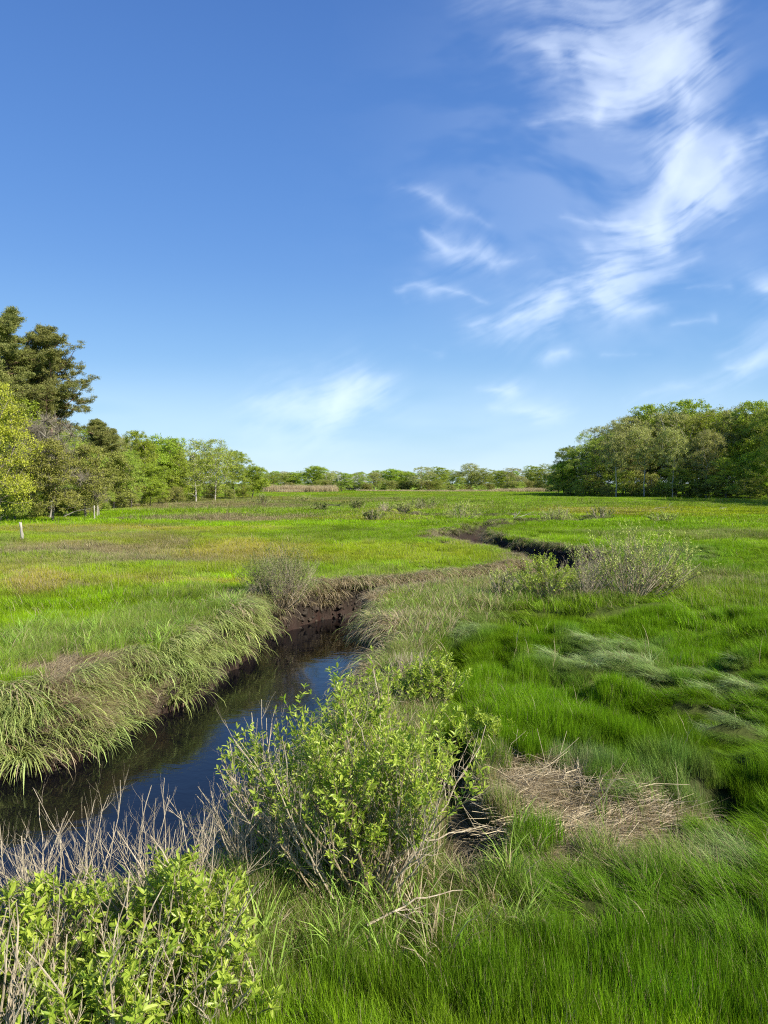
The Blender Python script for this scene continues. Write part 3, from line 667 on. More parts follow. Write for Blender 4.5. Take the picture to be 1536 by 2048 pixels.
# ------------------------------------------------------------------ shrubs
LEAF_A = leaf_mat('marsh_elder_leaf', (.21, .35, .028), (.54, .64, .10), .42, .38, spec=.45)
LEAF_G = leaf_mat('grey_green_leaf', (.28, .37, .07), (.56, .64, .18), .25, .5)
LEAF_O = leaf_mat('olive_leaf', (.16, .20, .05), (.28, .34, .10), .25, .5)
STEM = bark_mat('shrub_stem', (.17, .13, .08), (.36, .30, .20), 30)
TWIG = bark_mat('bare_twig', (.30, .25, .18), (.56, .48, .37), 30)
def shrub_meshes(seed, H, Rd, nst, leafL, side=5, dead=.25, lean=(0, 0), leaf_mat_=None, fine=True, stem_r=.008, dens=1.0, deadH=1.15, spread=1.0):
    r = np.random.RandomState(seed)
    st = MB(); dt = MB(); lf = MB()
    LP, LD, LN, LL, LW, LV = [], [], [], [], [], []
    def branch(p, d, L, rad, isdead, order, n=6):
        pts = [p]; dd = d.copy()
        for k in range(n):
            dd = dd + r.normal(0, .13, 3) + np.array([0, 0, .09 if order == 0 else .14]); dd /= np.linalg.norm(dd)
            pts.append(pts[-1] + dd * L / n)
        pts = np.array(pts); rr_ = rad * (1 - np.linspace(0, 1, n + 1) * .7)
        (dt if isdead else st).tubes(pts[:-1], pts[1:], rr_[:-1], rr_[1:], 5 if order == 0 else 4, r.rand())
        return pts, rr_
    def foliage(pts, dens_):
        L = np.linalg.norm(np.diff(pts, axis=0), axis=1).sum(); m = max(3, int(L / (leafL * .42) * dens_))
        f = np.sort(1 - r.rand(m) ** 1.4 * .9) * (len(pts) - 1); i0 = np.clip(f.astype(int), 0, len(pts) - 2)
        P = pts[i0] + (pts[i0 + 1] - pts[i0]) * (f - i0)[:, None]; A = pts[i0 + 1] - pts[i0]; A /= np.linalg.norm(A, axis=1, keepdims=True)
        for sgn in (1, -1):
            a = np.arange(m) * 1.57 + r.normal(0, .35, m); U = np.cross(A, [[.3, .1, .95]]); U /= np.linalg.norm(U, axis=1, keepdims=True) + 1e-9; W = np.cross(A, U)
            O = (U * np.cos(a)[:, None] + W * np.sin(a)[:, None]) * sgn
            op = r.uniform(.45, 1.15, m)[:, None]; D = A * (1.25 - op * .6) + O * op
            s = leafL * r.uniform(.4, 1.3, m) * (1 - .35 * (f / (len(pts) - 1)) ** 4)
            LP.append(P); LD.append(D); LN.append(A * 1.0 - O * .5 + r.normal(0, .25, (m, 3))); LL.append(s); LW.append(s * r.uniform(.28, .40, m)); LV.append(np.clip(r.beta(1.3, 1.3, m) + .25 * (f / (len(pts) - 1)) - .1, 0, 1))
    for s in range(nst):
        a = r.rand() * 6.283; q = math.sqrt(r.rand()); base = np.array([math.cos(a) * q * Rd * .22, math.sin(a) * q * Rd * .22, -.03])
        isd = r.rand() < dead
        tgt = np.array([math.cos(a) * q * Rd * spread + lean[0], math.sin(a) * q * Rd * spread + lean[1], H * (deadH if isd else 1) * (1 - .30 * q ** 2) * r.uniform(.72, 1.0)])
        d = tgt - base; L = np.linalg.norm(d); d /= L
        d[2] -= .25 * q; d /= np.linalg.norm(d)
        pts, rr_ = branch(base, d, L, stem_r * r.uniform(.7, 1.3), isd, 0, 9)
        ns = int(side * r.uniform(.6, 1.4))
        for k in range(ns):
            f = r.uniform(.30, .95); i0 = int(f * 9); p = pts[i0]; ax = pts[min(i0 + 1, 9)] - pts[i0 - 1]; ax /= np.linalg.norm(ax)
            aa = r.rand() * 6.283; o_ = np.array([math.cos(aa), math.sin(aa), .1]); dd = ax * .75 + o_ * .62; dd /= np.linalg.norm(dd)
            isd2 = isd or r.rand() < dead * .5
            p2, r2 = branch(p, dd, H * r.uniform(.16, .34) * (1.15 - f * .5), rr_[i0] * .6, isd2, 1, 5)
            for _ in range(r.randint(1, 4)):
                j0 = r.randint(1, 5); aa = r.rand() * 6.283; dd = (p2[j0 + 1 if j0 < 5 else 5] - p2[j0 - 1]); dd /= np.linalg.norm(dd) + 1e-9; dd = dd * .8 + np.array([math.cos(aa), math.sin(aa), .2]) * .55; dd /= np.linalg.norm(dd)
                p3, r3 = branch(p2[j0], dd, H * r.uniform(.07, .16), r2[j0] * .6, isd2, 2, 4)
                if not isd2: foliage(p3, dens)
            if not isd2: foliage(p2[2:], dens)
        if not isd: foliage(pts[6:], dens)
    if LP:
        lf.leaves(np.concatenate(LP), np.concatenate(LD), np.concatenate(LN), np.concatenate(LL), np.concatenate(LW), np.concatenate(LV), fine=fine)
    return st, dt, lf, leaf_mat_ or LEAF_A
def put_shrub(label, px, py, H, Rd, nst, leafL, seed, group='marsh elder bushes', name='marsh_elder_bush', cat='bush', loc=None, **kw):
    g = G(px, py) if loc is None else np.array(loc)
    z = float(height(np.array([g[0]]), np.array([g[1]]))[0])
    root = thing(name, label, cat, (g[0], g[1], z), group)
    st, dt, lf, lm = shrub_meshes(seed, H, Rd, nst, leafL, **kw)
    if st.n: obj('stems', st.build('stems', STEM), root)
    if dt.n: obj('bare_twigs', dt.build('bare_twigs', TWIG), root)
    if lf.n: obj('foliage', lf.build('foliage', lm), root)
    return root

# foreground
put_shrub('large leafy marsh elder bush at the centre of the foreground, on the creek bank', 728, 1800, 1.84, 1.0, 66, .058, 21, lean=(-.12, 0.1), dead=.28, side=9, dens=.76, deadH=1.0, stem_r=.009)
put_shrub('leafy bush with tall bare grey twigs at the bottom, left of the large central bush', 370, 2010, .94, .55, 38, .074, 22, dead=.45, side=8, dens=.8, deadH=1.36)
put_shrub('bush with many bare twigs in the bottom left corner of the photo', 70, 1990, .80, .58, 32, .072, 23, dead=.5, side=8, dens=.75, deadH=1.42)
put_shrub('thin leafy branches with bare twigs over the water, left of the large central bush', 560, 1745, 1.15, .55, 26, .062, 24, dead=.42, side=6, dens=.8, deadH=1.25, lean=(-.28, .25))
put_shrub('bright yellow green bush above the right creek bank, behind the large central bush', 865, 1425, .80, .62, 44, .055, 25, dead=.2, side=8, dens=1.1)
put_shrub('small low dark green leafy bush beside the gully, right of the large central bush', 975, 1510, .45, .42, 30, .058, 26, dead=.08, side=6, dens=1.2)
put_shrub('sparse leafy bush on the right creek bank next to the bright water', 715, 1480, .85, .34, 20, .048, 27, dead=.15, side=6, dens=.8)
put_shrub('grey bare bush with dry twigs on the right creek bank', 815, 1375, .50, .5, 26, .03, 28, dead=.9, side=6, dens=.4)
put_shrub('low leafy bush cut by the bottom edge of the photo, right of the corner bush', 230, 2048, .72, .5, 34, .070, 41, loc=(-1.45, 3.95), dead=.5, side=7, dens=.6, deadH=1.4)
put_shrub('low leafy bush filling the very bottom left corner of the photo', 30, 2048, .74, .5, 34, .070, 45, loc=(-2.05, 3.75), dead=.5, side=7, dens=.6, deadH=1.4)
put_shrub('short leafy bush at the bottom edge of the photo, right of the twiggy leafy bush', 430, 2048, .55, .38, 24, .062, 46, loc=(-.95, 4.15), dead=.4, side=6, dens=.8)
put_shrub('leafless grey bush of thin upright twigs over the water, behind the corner bush', 130, 1930, 1.22, .62, 22, .05, 42, dead=1.0, side=7, dens=.3, deadH=1.0, stem_r=.006)
put_shrub('leafless grey bush of thin upright twigs, behind the twiggy leafy bush', 330, 1900, 1.18, .60, 22, .05, 43, dead=1.0, side=7, dens=.3, deadH=1.0, stem_r=.006)
put_shrub('sparse grey twigs standing at the water edge left of the large central bush', 500, 1790, 1.12, .42, 22, .05, 44, dead=.95, side=6, dens=.5, deadH=1.0, stem_r=.006)
# middle distance
put_shrub('rounded grey twiggy bush standing on the left creek bank', 545, 1232, 1.95, 1.15, 120, .05, 31, loc=(-3.0, 20.5), dead=.45, side=9, dens=.5, lean=(.25, 0), leaf_mat_=LEAF_O, deadH=.95, stem_r=.007)
put_shrub('large open olive green bush in the middle of the marsh beyond the swirled grass', 1262, 1200, 2.25, 1.85, 62, .08, 32, dead=.30, side=9, dens=.34, leaf_mat_=LEAF_G, fine=False, deadH=.95, stem_r=.012, lean=(.1, 0))
put_shrub('grey brown bare bush left of the large open olive bush', 1170, 1205, 1.25, .80, 50, .06, 33, dead=.70, side=8, dens=.3, leaf_mat_=LEAF_G, fine=False)
put_shrub('small bush with bright green tips in front of the dark creek bend', 1085, 1205, 1.25, .95, 54, .07, 34, dead=.2, side=8, dens=.6, fine=False)
put_shrub('low grey green bush at the left end of the bush row by the creek bend', 1010, 1205, .85, .7, 40, .065, 35, dead=.35, side=7, dens=.5, leaf_mat_=LEAF_G, fine=False)
put_shrub('spreading low bush at the right end of the bush row in the marsh', 1335, 1190, 1.0, .95, 50, .075, 36, dead=.2, side=7, dens=.4, leaf_mat_=LEAF_G, fine=False)
put_shrub('round grey green bush beyond the dark creek bend', 1115, 1046, 1.5, 1.7, 60, .12, 37, dead=.3, side=7, dens=.4, leaf_mat_=LEAF_G, fine=False, stem_r=.02)
far_s = [('grey twiggy bush on the distant creek bank', 920, 1040, 1.5, 2.4, .4), ('pale grey bush above the distant dark bank', 850, 1020, 1.6, 2.0, .7), ('dark brown bush on the distant creek bank', 770, 1024, 1.0, 1.4, .8),
         ('small green bush left of the distant creek', 715, 1020, 1.3, 1.3, .2), ('wide olive bush left of the distant creek', 675, 1012, 1.2, 2.6, .3), ('grey green bush at the left edge of the distant meadow', 525, 1010, 1.6, 2.2, .3),
         ('low bush left of the pale grey bush', 810, 1024, 1.1, 1.6, .5), ('low grey bush among the distant meadow bushes', 748, 1042, 1.0, 1.3, .4), ('small dark bush on the open right meadow', 1325, 1047, .8, 1.6, .2), ('thin bush on the open right meadow', 1200, 1040, 1.1, 1.5, .5),
         ('low green bush far left of the distant creek', 610, 1003, 1.2, 1.8, .2), ('small bush between the olive bush and the creek', 640, 1022, .9, 1.5, .3)]
for q, (lb, px, py, H_, R_, dd) in enumerate(far_s):
    put_shrub(lb, px, py, H_, R_, 40, .15, 60 + q, dead=dd, side=6, dens=.4, leaf_mat_=(LEAF_G, LEAF_O)[q % 2], fine=False, stem_r=.018, group='small bushes dotted over the distant marsh')

# ------------------------------------------------------------------ trees
BARK = bark_mat('bark', (.10, .085, .07), (.24, .21, .18), 3)
BARKP = bark_mat('pine_bark', (.11, .07, .05), (.25, .16, .12), 3)
BARKW = bark_mat('pale_bark', (.30, .28, .25), (.50, .47, .43), 3)
TWG = bark_mat('crown_twigs', (.16, .14, .11), (.30, .27, .22), 3)
L_OAK = leaf_mat('oak_leaf', (.19, .29, .035), (.40, .50, .08), .4, .5, 1.0)
L_GREEN = leaf_mat('bright_tree_leaf', (.19, .32, .025), (.37, .53, .05), .32, .5, 1.0)
L_YEL = leaf_mat('yellow_green_leaf', (.32, .42, .03), (.54, .62, .09), .32, .5, .8)
L_GRAY = leaf_mat('pale_tree_leaf', (.28, .33, .09), (.50, .56, .17), .28, .5, .8)
L_CED = leaf_mat('cedar_leaf', (.16, .19, .03), (.32, .35, .08), .15, .6, .8)
L_PINE = leaf_mat('pine_needle', (.09, .115, .025), (.26, .28, .08), .12, .5, .6)
def skeleton(tips, trunk, r, pw=.25):
    """joins every tip to the nearest point of the growing tree; returns nodes, parents"""
    nodes = [p for p in trunk]; par = [-1] + list(range(len(trunk) - 1)); pl = [0.0]
    for k in range(1, len(trunk)): pl.append(pl[-1] + np.linalg.norm(trunk[k] - trunk[k - 1]))
    order = np.argsort(np.linalg.norm(tips - trunk[len(trunk) // 2], axis=1))
    Nn = np.array(nodes); PL = np.array(pl)
    for q in order:
        tp = tips[q]; dv = tp - Nn; d = np.linalg.norm(dv, axis=1)
        cost = d + pw * PL + np.where(dv[:, 2] < -.2 * d, d * .8, 0)
        b = int(np.argmin(cost)); a = Nn[b]; m = max(1, int(d[b] / .9)); prev = b
        new = []
        for k in range(1, m + 1):
            f = k / m; p = a + (tp - a) * f + r.normal(0, .10, 3) * min(1, d[b] * .3) * (k < m) + np.array([0, 0, .10 * d[b] * math.sin(math.pi * f)])
            new.append(p); par.append(prev); prev = len(Nn) + len(new) - 1
        new = np.array(new); pl2 = PL[b] + d[b] * np.arange(1, m + 1) / m
        Nn = np.concatenate([Nn, new]); PL = np.concatenate([PL, pl2])
    par = np.array(par); wgt = np.zeros(len(Nn)); ch = np.zeros(len(Nn), int)
    for k in range(len(Nn) - 1, 0, -1):
        if wgt[k] == 0: wgt[k] = 1
        wgt[par[k]] += wgt[k]
    return Nn, par, wgt
def tree_meshes(seed, H, W, kind='oak', leaf=L_OAK, low=.06, ntips=240, nleaf=60, size=.28, clump=.75, bark=BARK, twigs=60):
    r = np.random.RandomState(seed)
    lobes = []
    for k in range(9):
        a = r.rand() * 6.283; h = low + .10 + (.78 - low) * (k + r.rand()) / 9; q = (.55 + .45 * r.rand()) * math.sin(math.pi * min(1, (h - low * .4) / (1.15 - low * .4))) ** .7
        lobes.append((math.cos(a) * q * W * .30, math.sin(a) * q * W * .30, h * H, W * r.uniform(.24, .36), H * r.uniform(.11, .17)))
    lobes.append((0, 0, H * .80, W * .30, H * .20)); lobes.append((0, 0, H * .5, W * .36, H * .22))
    tips = []
    while len(tips) < ntips:
        l = lobes[r.randint(len(lobes))]; d = r.normal(0, 1, 3); d /= np.linalg.norm(d); d[2] = d[2] if d[2] > -.5 else -d[2]
        p = np.array(l[:3]) + d * np.array([l[3], l[3], l[4]]) * r.uniform(.7, 1.05)
        if p[2] > H * low * .7: tips.append(p)
    tips = np.array(tips)
    n = 10; tz = np.linspace(0, H * .78, n); off = np.cumsum(r.normal(0, .018 * H, (n, 2)), 0); off[0] = 0
    trunk = np.column_stack([off * np.linspace(.2, 1, n)[:, None], tz])
    Nn, par, wg = skeleton(tips, trunk, r)
    rad = .012 + .0165 * wg ** .5 * (H / 20) ** .5 * 1.1
    rad = np.minimum(rad, .02 * H)
    b = MB(); k = np.arange(1, len(Nn)); big = wg[k] > 2
    kk = k[big]; b.tubes(Nn[par[kk]], Nn[kk], np.minimum(rad[par[kk]], rad[kk] * 1.5 + .01), rad[kk], 6)
    tm = b.build('trunk', bark, smooth=True)
    c = MB(); kk = k[~big]; c.tubes(Nn[par[kk]], Nn[kk], rad[kk], rad[kk] * .7, 3, .5)
    n_tw = twigs * len(tips) // 10
    ti = r.randint(0, len(tips), n_tw); A = tips[ti]; D = r.normal(0, 1, (n_tw, 3)); D[:, 2] += .5; D /= np.linalg.norm(D, axis=1, keepdims=True)
    c.tubes(A, A + D * clump * r.uniform(.5, 1.4, (n_tw, 1)), .012, .004, 3, .5)
    nq_twig = sum(len(q) for q in c.Q)
    m = len(tips) * nleaf; ti = np.repeat(np.arange(len(tips)), nleaf)
    cs = clump * r.uniform(.6, 1.3, len(tips))[ti]
    off = r.normal(0, .5, (m, 3)) * cs[:, None] * np.array([1.15, 1.15, .62])
    P = tips[ti] + off
    D = r.normal(0, 1, (m, 3)); Nv = r.normal(0, .7, (m, 3)) + off * .6; Nv[:, 2] += .8
    L = size * r.uniform(.6, 1.35, m); v = np.clip(.5 + r.normal(0, .22, m) + r.normal(0, .15, len(tips))[ti], 0, 1)
    c.leaves(P, D, Nv, L, L * r.uniform(.5, .8, m), v)
    V = np.concatenate(c.V); Tt = np.concatenate(c.T); Qt = np.concatenate(c.Q)
    mi = np.concatenate([np.zeros(len(Tt), int), np.ones(len(Qt), int)])
    cm = mesh('crown', V, [Tt, Qt], {'var': np.concatenate(c.A)}, mats=[leaf, TWG], mat_idx=mi)
    return tm, cm
def pine_meshes(seed, H, W, low=.35):
    r = np.random.RandomState(seed); b = MB(); c = MB()
    n = 14; tz = np.linspace(0, H * .96, n); off = np.cumsum(r.normal(0, .012 * H, (n, 2)), 0); off[0] = 0; tr = np.column_stack([off * .7, tz])
    rr_ = .019 * H * (1 - np.linspace(0, 1, n) * .85); b.tubes(tr[:-1], tr[1:], rr_[:-1], rr_[1:], 8)
    P, D = [], []
    for k in range(70):
        f = low + (1 - low) * ((k + r.rand()) / 70) ** .9; z = f * H * .97; i0 = min(n - 2, int(z / (H * .96) * (n - 1))); fr = z / (H * .96) * (n - 1) - i0; p = tr[i0] + (tr[i0 + 1] - tr[i0]) * fr
        prof = math.sin(math.pi * min(1, max(.06, (1.04 - f) / (1.04 - low) * .62))) ** .8
        L = W * .5 * prof * r.uniform(.55, 1.1); a = r.rand() * 6.283; d = np.array([math.cos(a), math.sin(a), r.uniform(-.2, .3) + .5 * (f - low)])
        m = 7; pts = [p]; dd = d / np.linalg.norm(d)
        for q in range(m):
            dd = dd + r.normal(0, .13, 3) + np.array([0, 0, .05]); dd /= np.linalg.norm(dd); pts.append(pts[-1] + dd * L / m)
        pts = np.array(pts); ra = .05 * (L / 4) * (1 - np.linspace(0, 1, m + 1) * .8) + .012; b.tubes(pts[:-1], pts[1:], ra[:-1], ra[1:], 5)
        for q in range(int(5 + L * 3.2)):
            j = r.randint(2, m + 1); a2 = r.rand() * 6.283; d2 = np.array([math.cos(a2), math.sin(a2), r.uniform(0, .6)]); l2 = r.uniform(.3, .95) * (.4 + L * .16); e = pts[j] + d2 * l2
            b.tubes([pts[j]], [e], .018, .008, 3); P.append(e); D.append(d2)
            for _ in range(2): P.append(pts[j] + d2 * l2 * r.uniform(.4, 1) + r.normal(0, .12, 3)); D.append(d2)
        P.append(pts[-1]); D.append(dd)
    P = np.array(P); D = np.array(D); m = 46; ti = np.repeat(np.arange(len(P)), m); nd = r.normal(0, 1, (len(ti), 3)); nd[:, 2] = np.abs(nd[:, 2]) * .8 + .1; nd = nd / np.linalg.norm(nd, axis=1, keepdims=True) + D[ti] * .35
    base = P[ti] + r.normal(0, .17, (len(ti), 3)) * np.array([1, 1, .45]); L = r.uniform(.14, .28, len(ti))
    v = np.clip(.5 + r.normal(0, .2, len(ti)) + r.normal(0, .2, len(P))[ti], 0, 1)
    c.leaves(base, nd, r.normal(0, 1, (len(ti), 3)), L, L * .22, v, fold=0)
    return b.build('trunk', BARKP, smooth=True), c.build('crown', L_PINE)
PROTO = {}
def proto(key, fn, *a, **k): PROTO[key] = (fn(*a, **k), a[1])
proto('oak1', tree_meshes, 401, 20, 15, ntips=430, nleaf=70, size=.26, leaf=L_OAK)
proto('oak2', tree_meshes, 402, 20, 17, ntips=430, nleaf=60, size=.25, leaf=L_OAK, low=.04)
proto('pale1', tree_meshes, 403, 20, 16, ntips=430, nleaf=46, size=.22, leaf=L_GRAY, twigs=160, bark=BARKW, low=.14)
proto('pale2', tree_meshes, 404, 18, 14, ntips=430, nleaf=46, size=.22, leaf=L_GRAY, twigs=160, low=.10)
proto('tall1', tree_meshes, 413, 20, 13, ntips=330, nleaf=56, size=.24, leaf=L_GRAY, twigs=160, bark=BARKW, low=.34)
proto('green1', tree_meshes, 405, 18, 13, ntips=430, nleaf=70, size=.27, leaf=L_GREEN)
proto('green2', tree_meshes, 406, 14, 12, ntips=430, nleaf=70, size=.25, leaf=L_GREEN, low=.08)
proto('low1', tree_meshes, 407, 7, 9, ntips=220, nleaf=60, size=.20, leaf=L_OAK, low=.03, clump=.6)
proto('low2', tree_meshes, 408, 5, 7, ntips=180, nleaf=60, size=.17, leaf=L_CED, low=.02, clump=.5)
proto('cedar', tree_meshes, 409, 11, 7, ntips=300, nleaf=80, size=.17, leaf=L_CED, low=.04, clump=.55)
proto('yellow', tree_meshes, 410, 13, 8, ntips=340, nleaf=75, size=.16, leaf=L_YEL, low=.02, clump=.6)
proto('feather', tree_meshes, 411, 12, 12, ntips=320, nleaf=60, size=.17, leaf=leaf_mat('feathery_leaf', (.25, .34, .04), (.42, .52, .08), .3, .5, .5), low=.06, clump=.6, bark=BARKW)
proto('bare', tree_meshes, 412, 7, 5, ntips=200, nleaf=4, size=.10, leaf=L_GRAY, low=.2, clump=.6, twigs=520, bark=BARKW)
proto('pine1', pine_meshes, 421, 20, 12, low=.36)
proto('pine2', pine_meshes, 422, 19, 13, low=.33)
proto('pine3', pine_meshes, 423, 14, 8, low=.5)
tr_rng = np.random.RandomState(77)
ORD = 'first second third fourth fifth sixth seventh eighth ninth tenth eleventh twelfth thirteenth fourteenth fifteenth sixteenth seventeenth eighteenth nineteenth twentieth'.split()
def nth(q):
    if q < 20: return ORD[q]
    t_ = {2: 'twenty', 3: 'thirty'}[(q + 1) // 10]; return t_ + '-' + ORD[(q + 1) % 10 - 1] if (q + 1) % 10 else 'thirtieth'
NAMES = {'oak': 'oak_tree', 'pale': 'pale_oak_tree', 'tall': 'pale_oak_tree', 'green': 'maple_tree', 'low': 'woodland_bush', 'cedar': 'cedar_tree', 'yellow': 'birch_tree', 'feather': 'feathery_tree', 'bare': 'bare_tree', 'pine': 'pine_tree'}
def put_tree(key, px, top, Y, label, group, wide=1.0, rz=None, x=None, Hh=None):
    (tm, cm), H0 = PROTO[key]
    X_ = at(px, Y) if x is None else x
    H_ = top_z(top, Y) if Hh is None else Hh
    s = H_ / H0
    nm = NAMES[key.rstrip('0123456789')]
    root = thing(nm, label, 'bush' if key.startswith('low') else 'tree', (X_, Y, float(height(np.array([X_]), np.array([Y]))[0]) - .05), group, tr_rng.rand() * 6.28 if rz is None else rz, (s * wide, s * wide, s))
    obj('trunk', tm, root); obj('crown', cm, root)
    return root
GL = 'trees of the left wood'; GR = 'trees of the right wood'; GF = 'trees of the distant tree line'
left = [('pine1', 14, 622, 74, 'tallest dark pine at the left edge of the photo', .95), ('pine2', 102, 652, 76, 'tall dark pine with layered boughs, right of the tallest pine', .78), ('pine2', 60, 700, 82, 'dark pine behind and between the two tall pines', .8),
        ('yellow', -4, 765, 56, 'bright yellow green young tree at the left edge in front of the pines', .85), ('bare', 100, 835, 66, 'leafless pinkish grey tree under the tall pines', 1.2), ('cedar', 105, 880, 60, 'dark olive cedar between the yellow green tree and the bare posts', 1.1),
        ('oak2', 150, 850, 78, 'olive green oak below the right side of the tall pines', .8), ('pine3', 207, 842, 98, 'small dark pine top rising above the left wood', .9), ('cedar', 170, 890, 68, 'olive cedar at the front edge of the left wood', 1.1),
        ('pale1', 240, 868, 112, 'pale grey green oak in the left wood behind the cedars', .8), ('green1', 282, 862, 108, 'tall bright green maple in the left wood', .7), ('green2', 322, 872, 120, 'rounded green maple right of the tall bright maple', .9),
        ('cedar', 228, 905, 90, 'broad olive cedar with its boughs down to the meadow', 1.2), ('oak1', 262, 900, 92, 'olive oak in the middle of the left wood front', .8), ('green2', 300, 925, 98, 'light green small maple at the front of the left wood', .9),
        ('pine3', 346, 880, 136, 'dark pine top behind the feathery tree', .8), ('feather', 392, 880, 124, 'feathery light green tree with a domed top on the meadow edge', 1.15), ('feather', 430, 898, 134, 'smaller feathery tree right of the domed feathery tree', 1.0),
        ('green2', 345, 905, 122, 'green maple left of the feathery domed tree', .9), ('oak1', 470, 900, 150, 'open crowned oak near the right end of the left wood', 1.0), ('green2', 505, 932, 160, 'last low green tree at the right end of the left wood', 1.2), ('oak2', 450, 912, 162, 'olive oak behind the feathery trees', .9),
        ('bare', 196, 944, 72, 'small bare grey tree standing alone at the meadow edge by the posts', .8), ('bare', 320, 960, 118, 'grey bare brush at the foot of the left wood', .9),
        ('pale2', 190, 868, 100, 'pale oak behind the olive cedars', .8), ('green1', 40, 800, 72, 'green tree under the tallest pine', .7), ('cedar', 30, 900, 62, 'dark cedar behind the yellow green tree', 1.3)]
for a in left: put_tree(a[0], a[1], a[2], a[3], a[4], GL, a[5])
for q in range(22):
    Yq = 88 + q * 4.0 + tr_rng.uniform(-2, 2); key = ['oak1', 'pale2', 'green2', 'oak2', 'cedar'][q % 5]
    put_tree(key, 0, 0, Yq, nth(q) + ' nearest tree in the back row of the left wood', GL, .8, x=-36 - tr_rng.uniform(4, 14), Hh=tr_rng.uniform(9, 11.5))
for q in range(16):
    px = 20 + q * 31 + tr_rng.uniform(-8, 8); Yq = np.interp(px, [0, 200, 520], [57, 80, 158]) + tr_rng.uniform(-2, 3)
    put_tree('low2' if q % 3 else 'low1', px, 0, Yq, nth(q) + ' low brushy shrub, from the left, along the foot of the left wood', 'undergrowth of the left wood', .9, Hh=tr_rng.uniform(1.6, 3.4))
right = [('green2', 1128, 925, 184, 'dark green tree at the left tip of the right wood', 1.1), ('oak1', 1140, 893, 186, 'tall oak at the left end of the right wood', .9), ('oak2', 1172, 868, 180, 'dark oak near the left end of the right wood', .9), ('pale1', 1205, 852, 184, 'grey olive oak with a lacy crown in the left part of the right wood', .9),
         ('pale2', 1245, 836, 178, 'pale lacy oak in the right wood, with white trunk showing', .9), ('oak1', 1280, 828, 186, 'olive oak in the middle of the right wood', .9), ('green1', 1315, 812, 184, 'bright green topped tree in the middle of the right wood', 1.0), ('pale1', 1350, 822, 176, 'greyish oak with a pale trunk, middle of the right wood', .9),
         ('green1', 1390, 803, 182, 'highest green tree of the right wood', 1.0), ('oak2', 1432, 815, 174, 'wide olive oak right of the highest tree', .9), ('pale2', 1475, 815, 172, 'pale lacy oak near the right edge of the photo', .9), ('green1', 1515, 806, 166, 'bright green tree at the right edge of the photo', 1.0), ('oak1', 1550, 808, 160, 'olive oak cut by the right edge of the photo', 1.0),
         ('tall1', 1232, 862, 170, 'leftmost of the pale trunked trees along the front of the right wood', .8), ('tall1', 1288, 850, 168, 'white trunked tree standing in the middle front of the right wood', .8),
         ('tall1', 1345, 850, 164, 'slim pale trunked tree in front of the right wood, below the highest tree', .75), ('tall1', 1412, 856, 162, 'pale trunked tree left of the small yellow green tree', .75),
         ('yellow', 1452, 915, 158, 'small light yellow green tree in front of the right wood', 1.4), ('low1', 1400, 948, 164, 'bushy olive undergrowth tree in front of the right wood', 1.5), ('low1', 1500, 955, 152, 'dark bush at the foot of the right wood by the right edge', 1.3), ('green2', 1520, 900, 158, 'dark green tree low at the right edge of the photo', 1.0)]
for a in right: put_tree(a[0], a[1], a[2], a[3], a[4], GR, a[5])
for q in range(24):
    px = 1150 + q * 20 + tr_rng.uniform(-6, 6); Yq = np.interp(px, [1120, 1600], [200, 180]) + (q % 2) * 10
    ztop = np.interp(px, [1120, 1200, 1320, 1600], [905, 865, 825, 820])
    put_tree(['oak2', 'pale1', 'oak1', 'green1'][q % 4], px, ztop + tr_rng.uniform(0, 14), Yq, nth(q) + ' tall oak, from the left, in the back rows of the right wood', GR, .9)
for q in range(22):
    px = 1118 + q * 20 + tr_rng.uniform(-6, 6); Yq = np.interp(px, [1110, 1560], [180, 152]) + tr_rng.uniform(0, 4)
    put_tree('low2' if q % 2 else 'low1', px, 0, Yq, nth(q) + ' low undergrowth bush, from the left, at the foot of the right wood', 'undergrowth of the right wood', 1.0, Hh=tr_rng.uniform(1.8, 4.2) if q % 3 else tr_rng.uniform(4.5, 7))
for q in range(9):      # the wood goes on to the right of the frame and shades the meadow
    put_tree(['oak1', 'pale1', 'green1'][q % 3], 0, 0, 150 - q * 7.5, nth(q) + ' farthest oak of the right wood standing outside the right edge of the photo', GR, .9, x=80 + tr_rng.uniform(-3, 5) - q * 1.2, Hh=tr_rng.uniform(19, 22))
# distant tree line
far = [(525, 950), (548, 948), (575, 950), (588, 950), (628, 937), (655, 950), (684, 950), (722, 948), (748, 949), (782, 943), (812, 948), (842, 938), (872, 938), (905, 944), (940, 932), (970, 940), (1000, 946), (1030, 940), (1060, 936), (1090, 932), (1115, 938)]
farlab = {628: 'tallest rounded tree at the left of the distant tree line', 684: 'round solitary bush-like tree in front of the distant house', 588: 'dark green tree left of the tallest distant tree', 782: 'dark rounded tree in the middle of the distant tree line', 940: 'highest broad tree of the distant tree line'}
for q, (px, tp) in enumerate(far):
    key = ['oak1', 'oak2', 'pale2', 'oak2', 'green2', 'pale1'][q % 6]
    if px in (588, 782): key = 'green2'
    Yq = 285 + tr_rng.uniform(-10, 15) - (px == 684) * 22
    put_tree(key, px, tp - 4, Yq, farlab.get(px, nth(q) + ' rounded tree, from the left, in the front row of the distant tree line'), GF, 1.5 if px != 684 else 1.6)
for q in range(34):
    px = 500 + q * 19 + tr_rng.uniform(-6, 6)
    put_tree(['oak2', 'pale1', 'oak1', 'green1', 'pale2'][q % 5], px, 945 + tr_rng.uniform(-4, 3), 345 + tr_rng.uniform(-12, 20), nth(q) + ' tree, from the left, in the back row of the distant tree line', GF, 1.3)
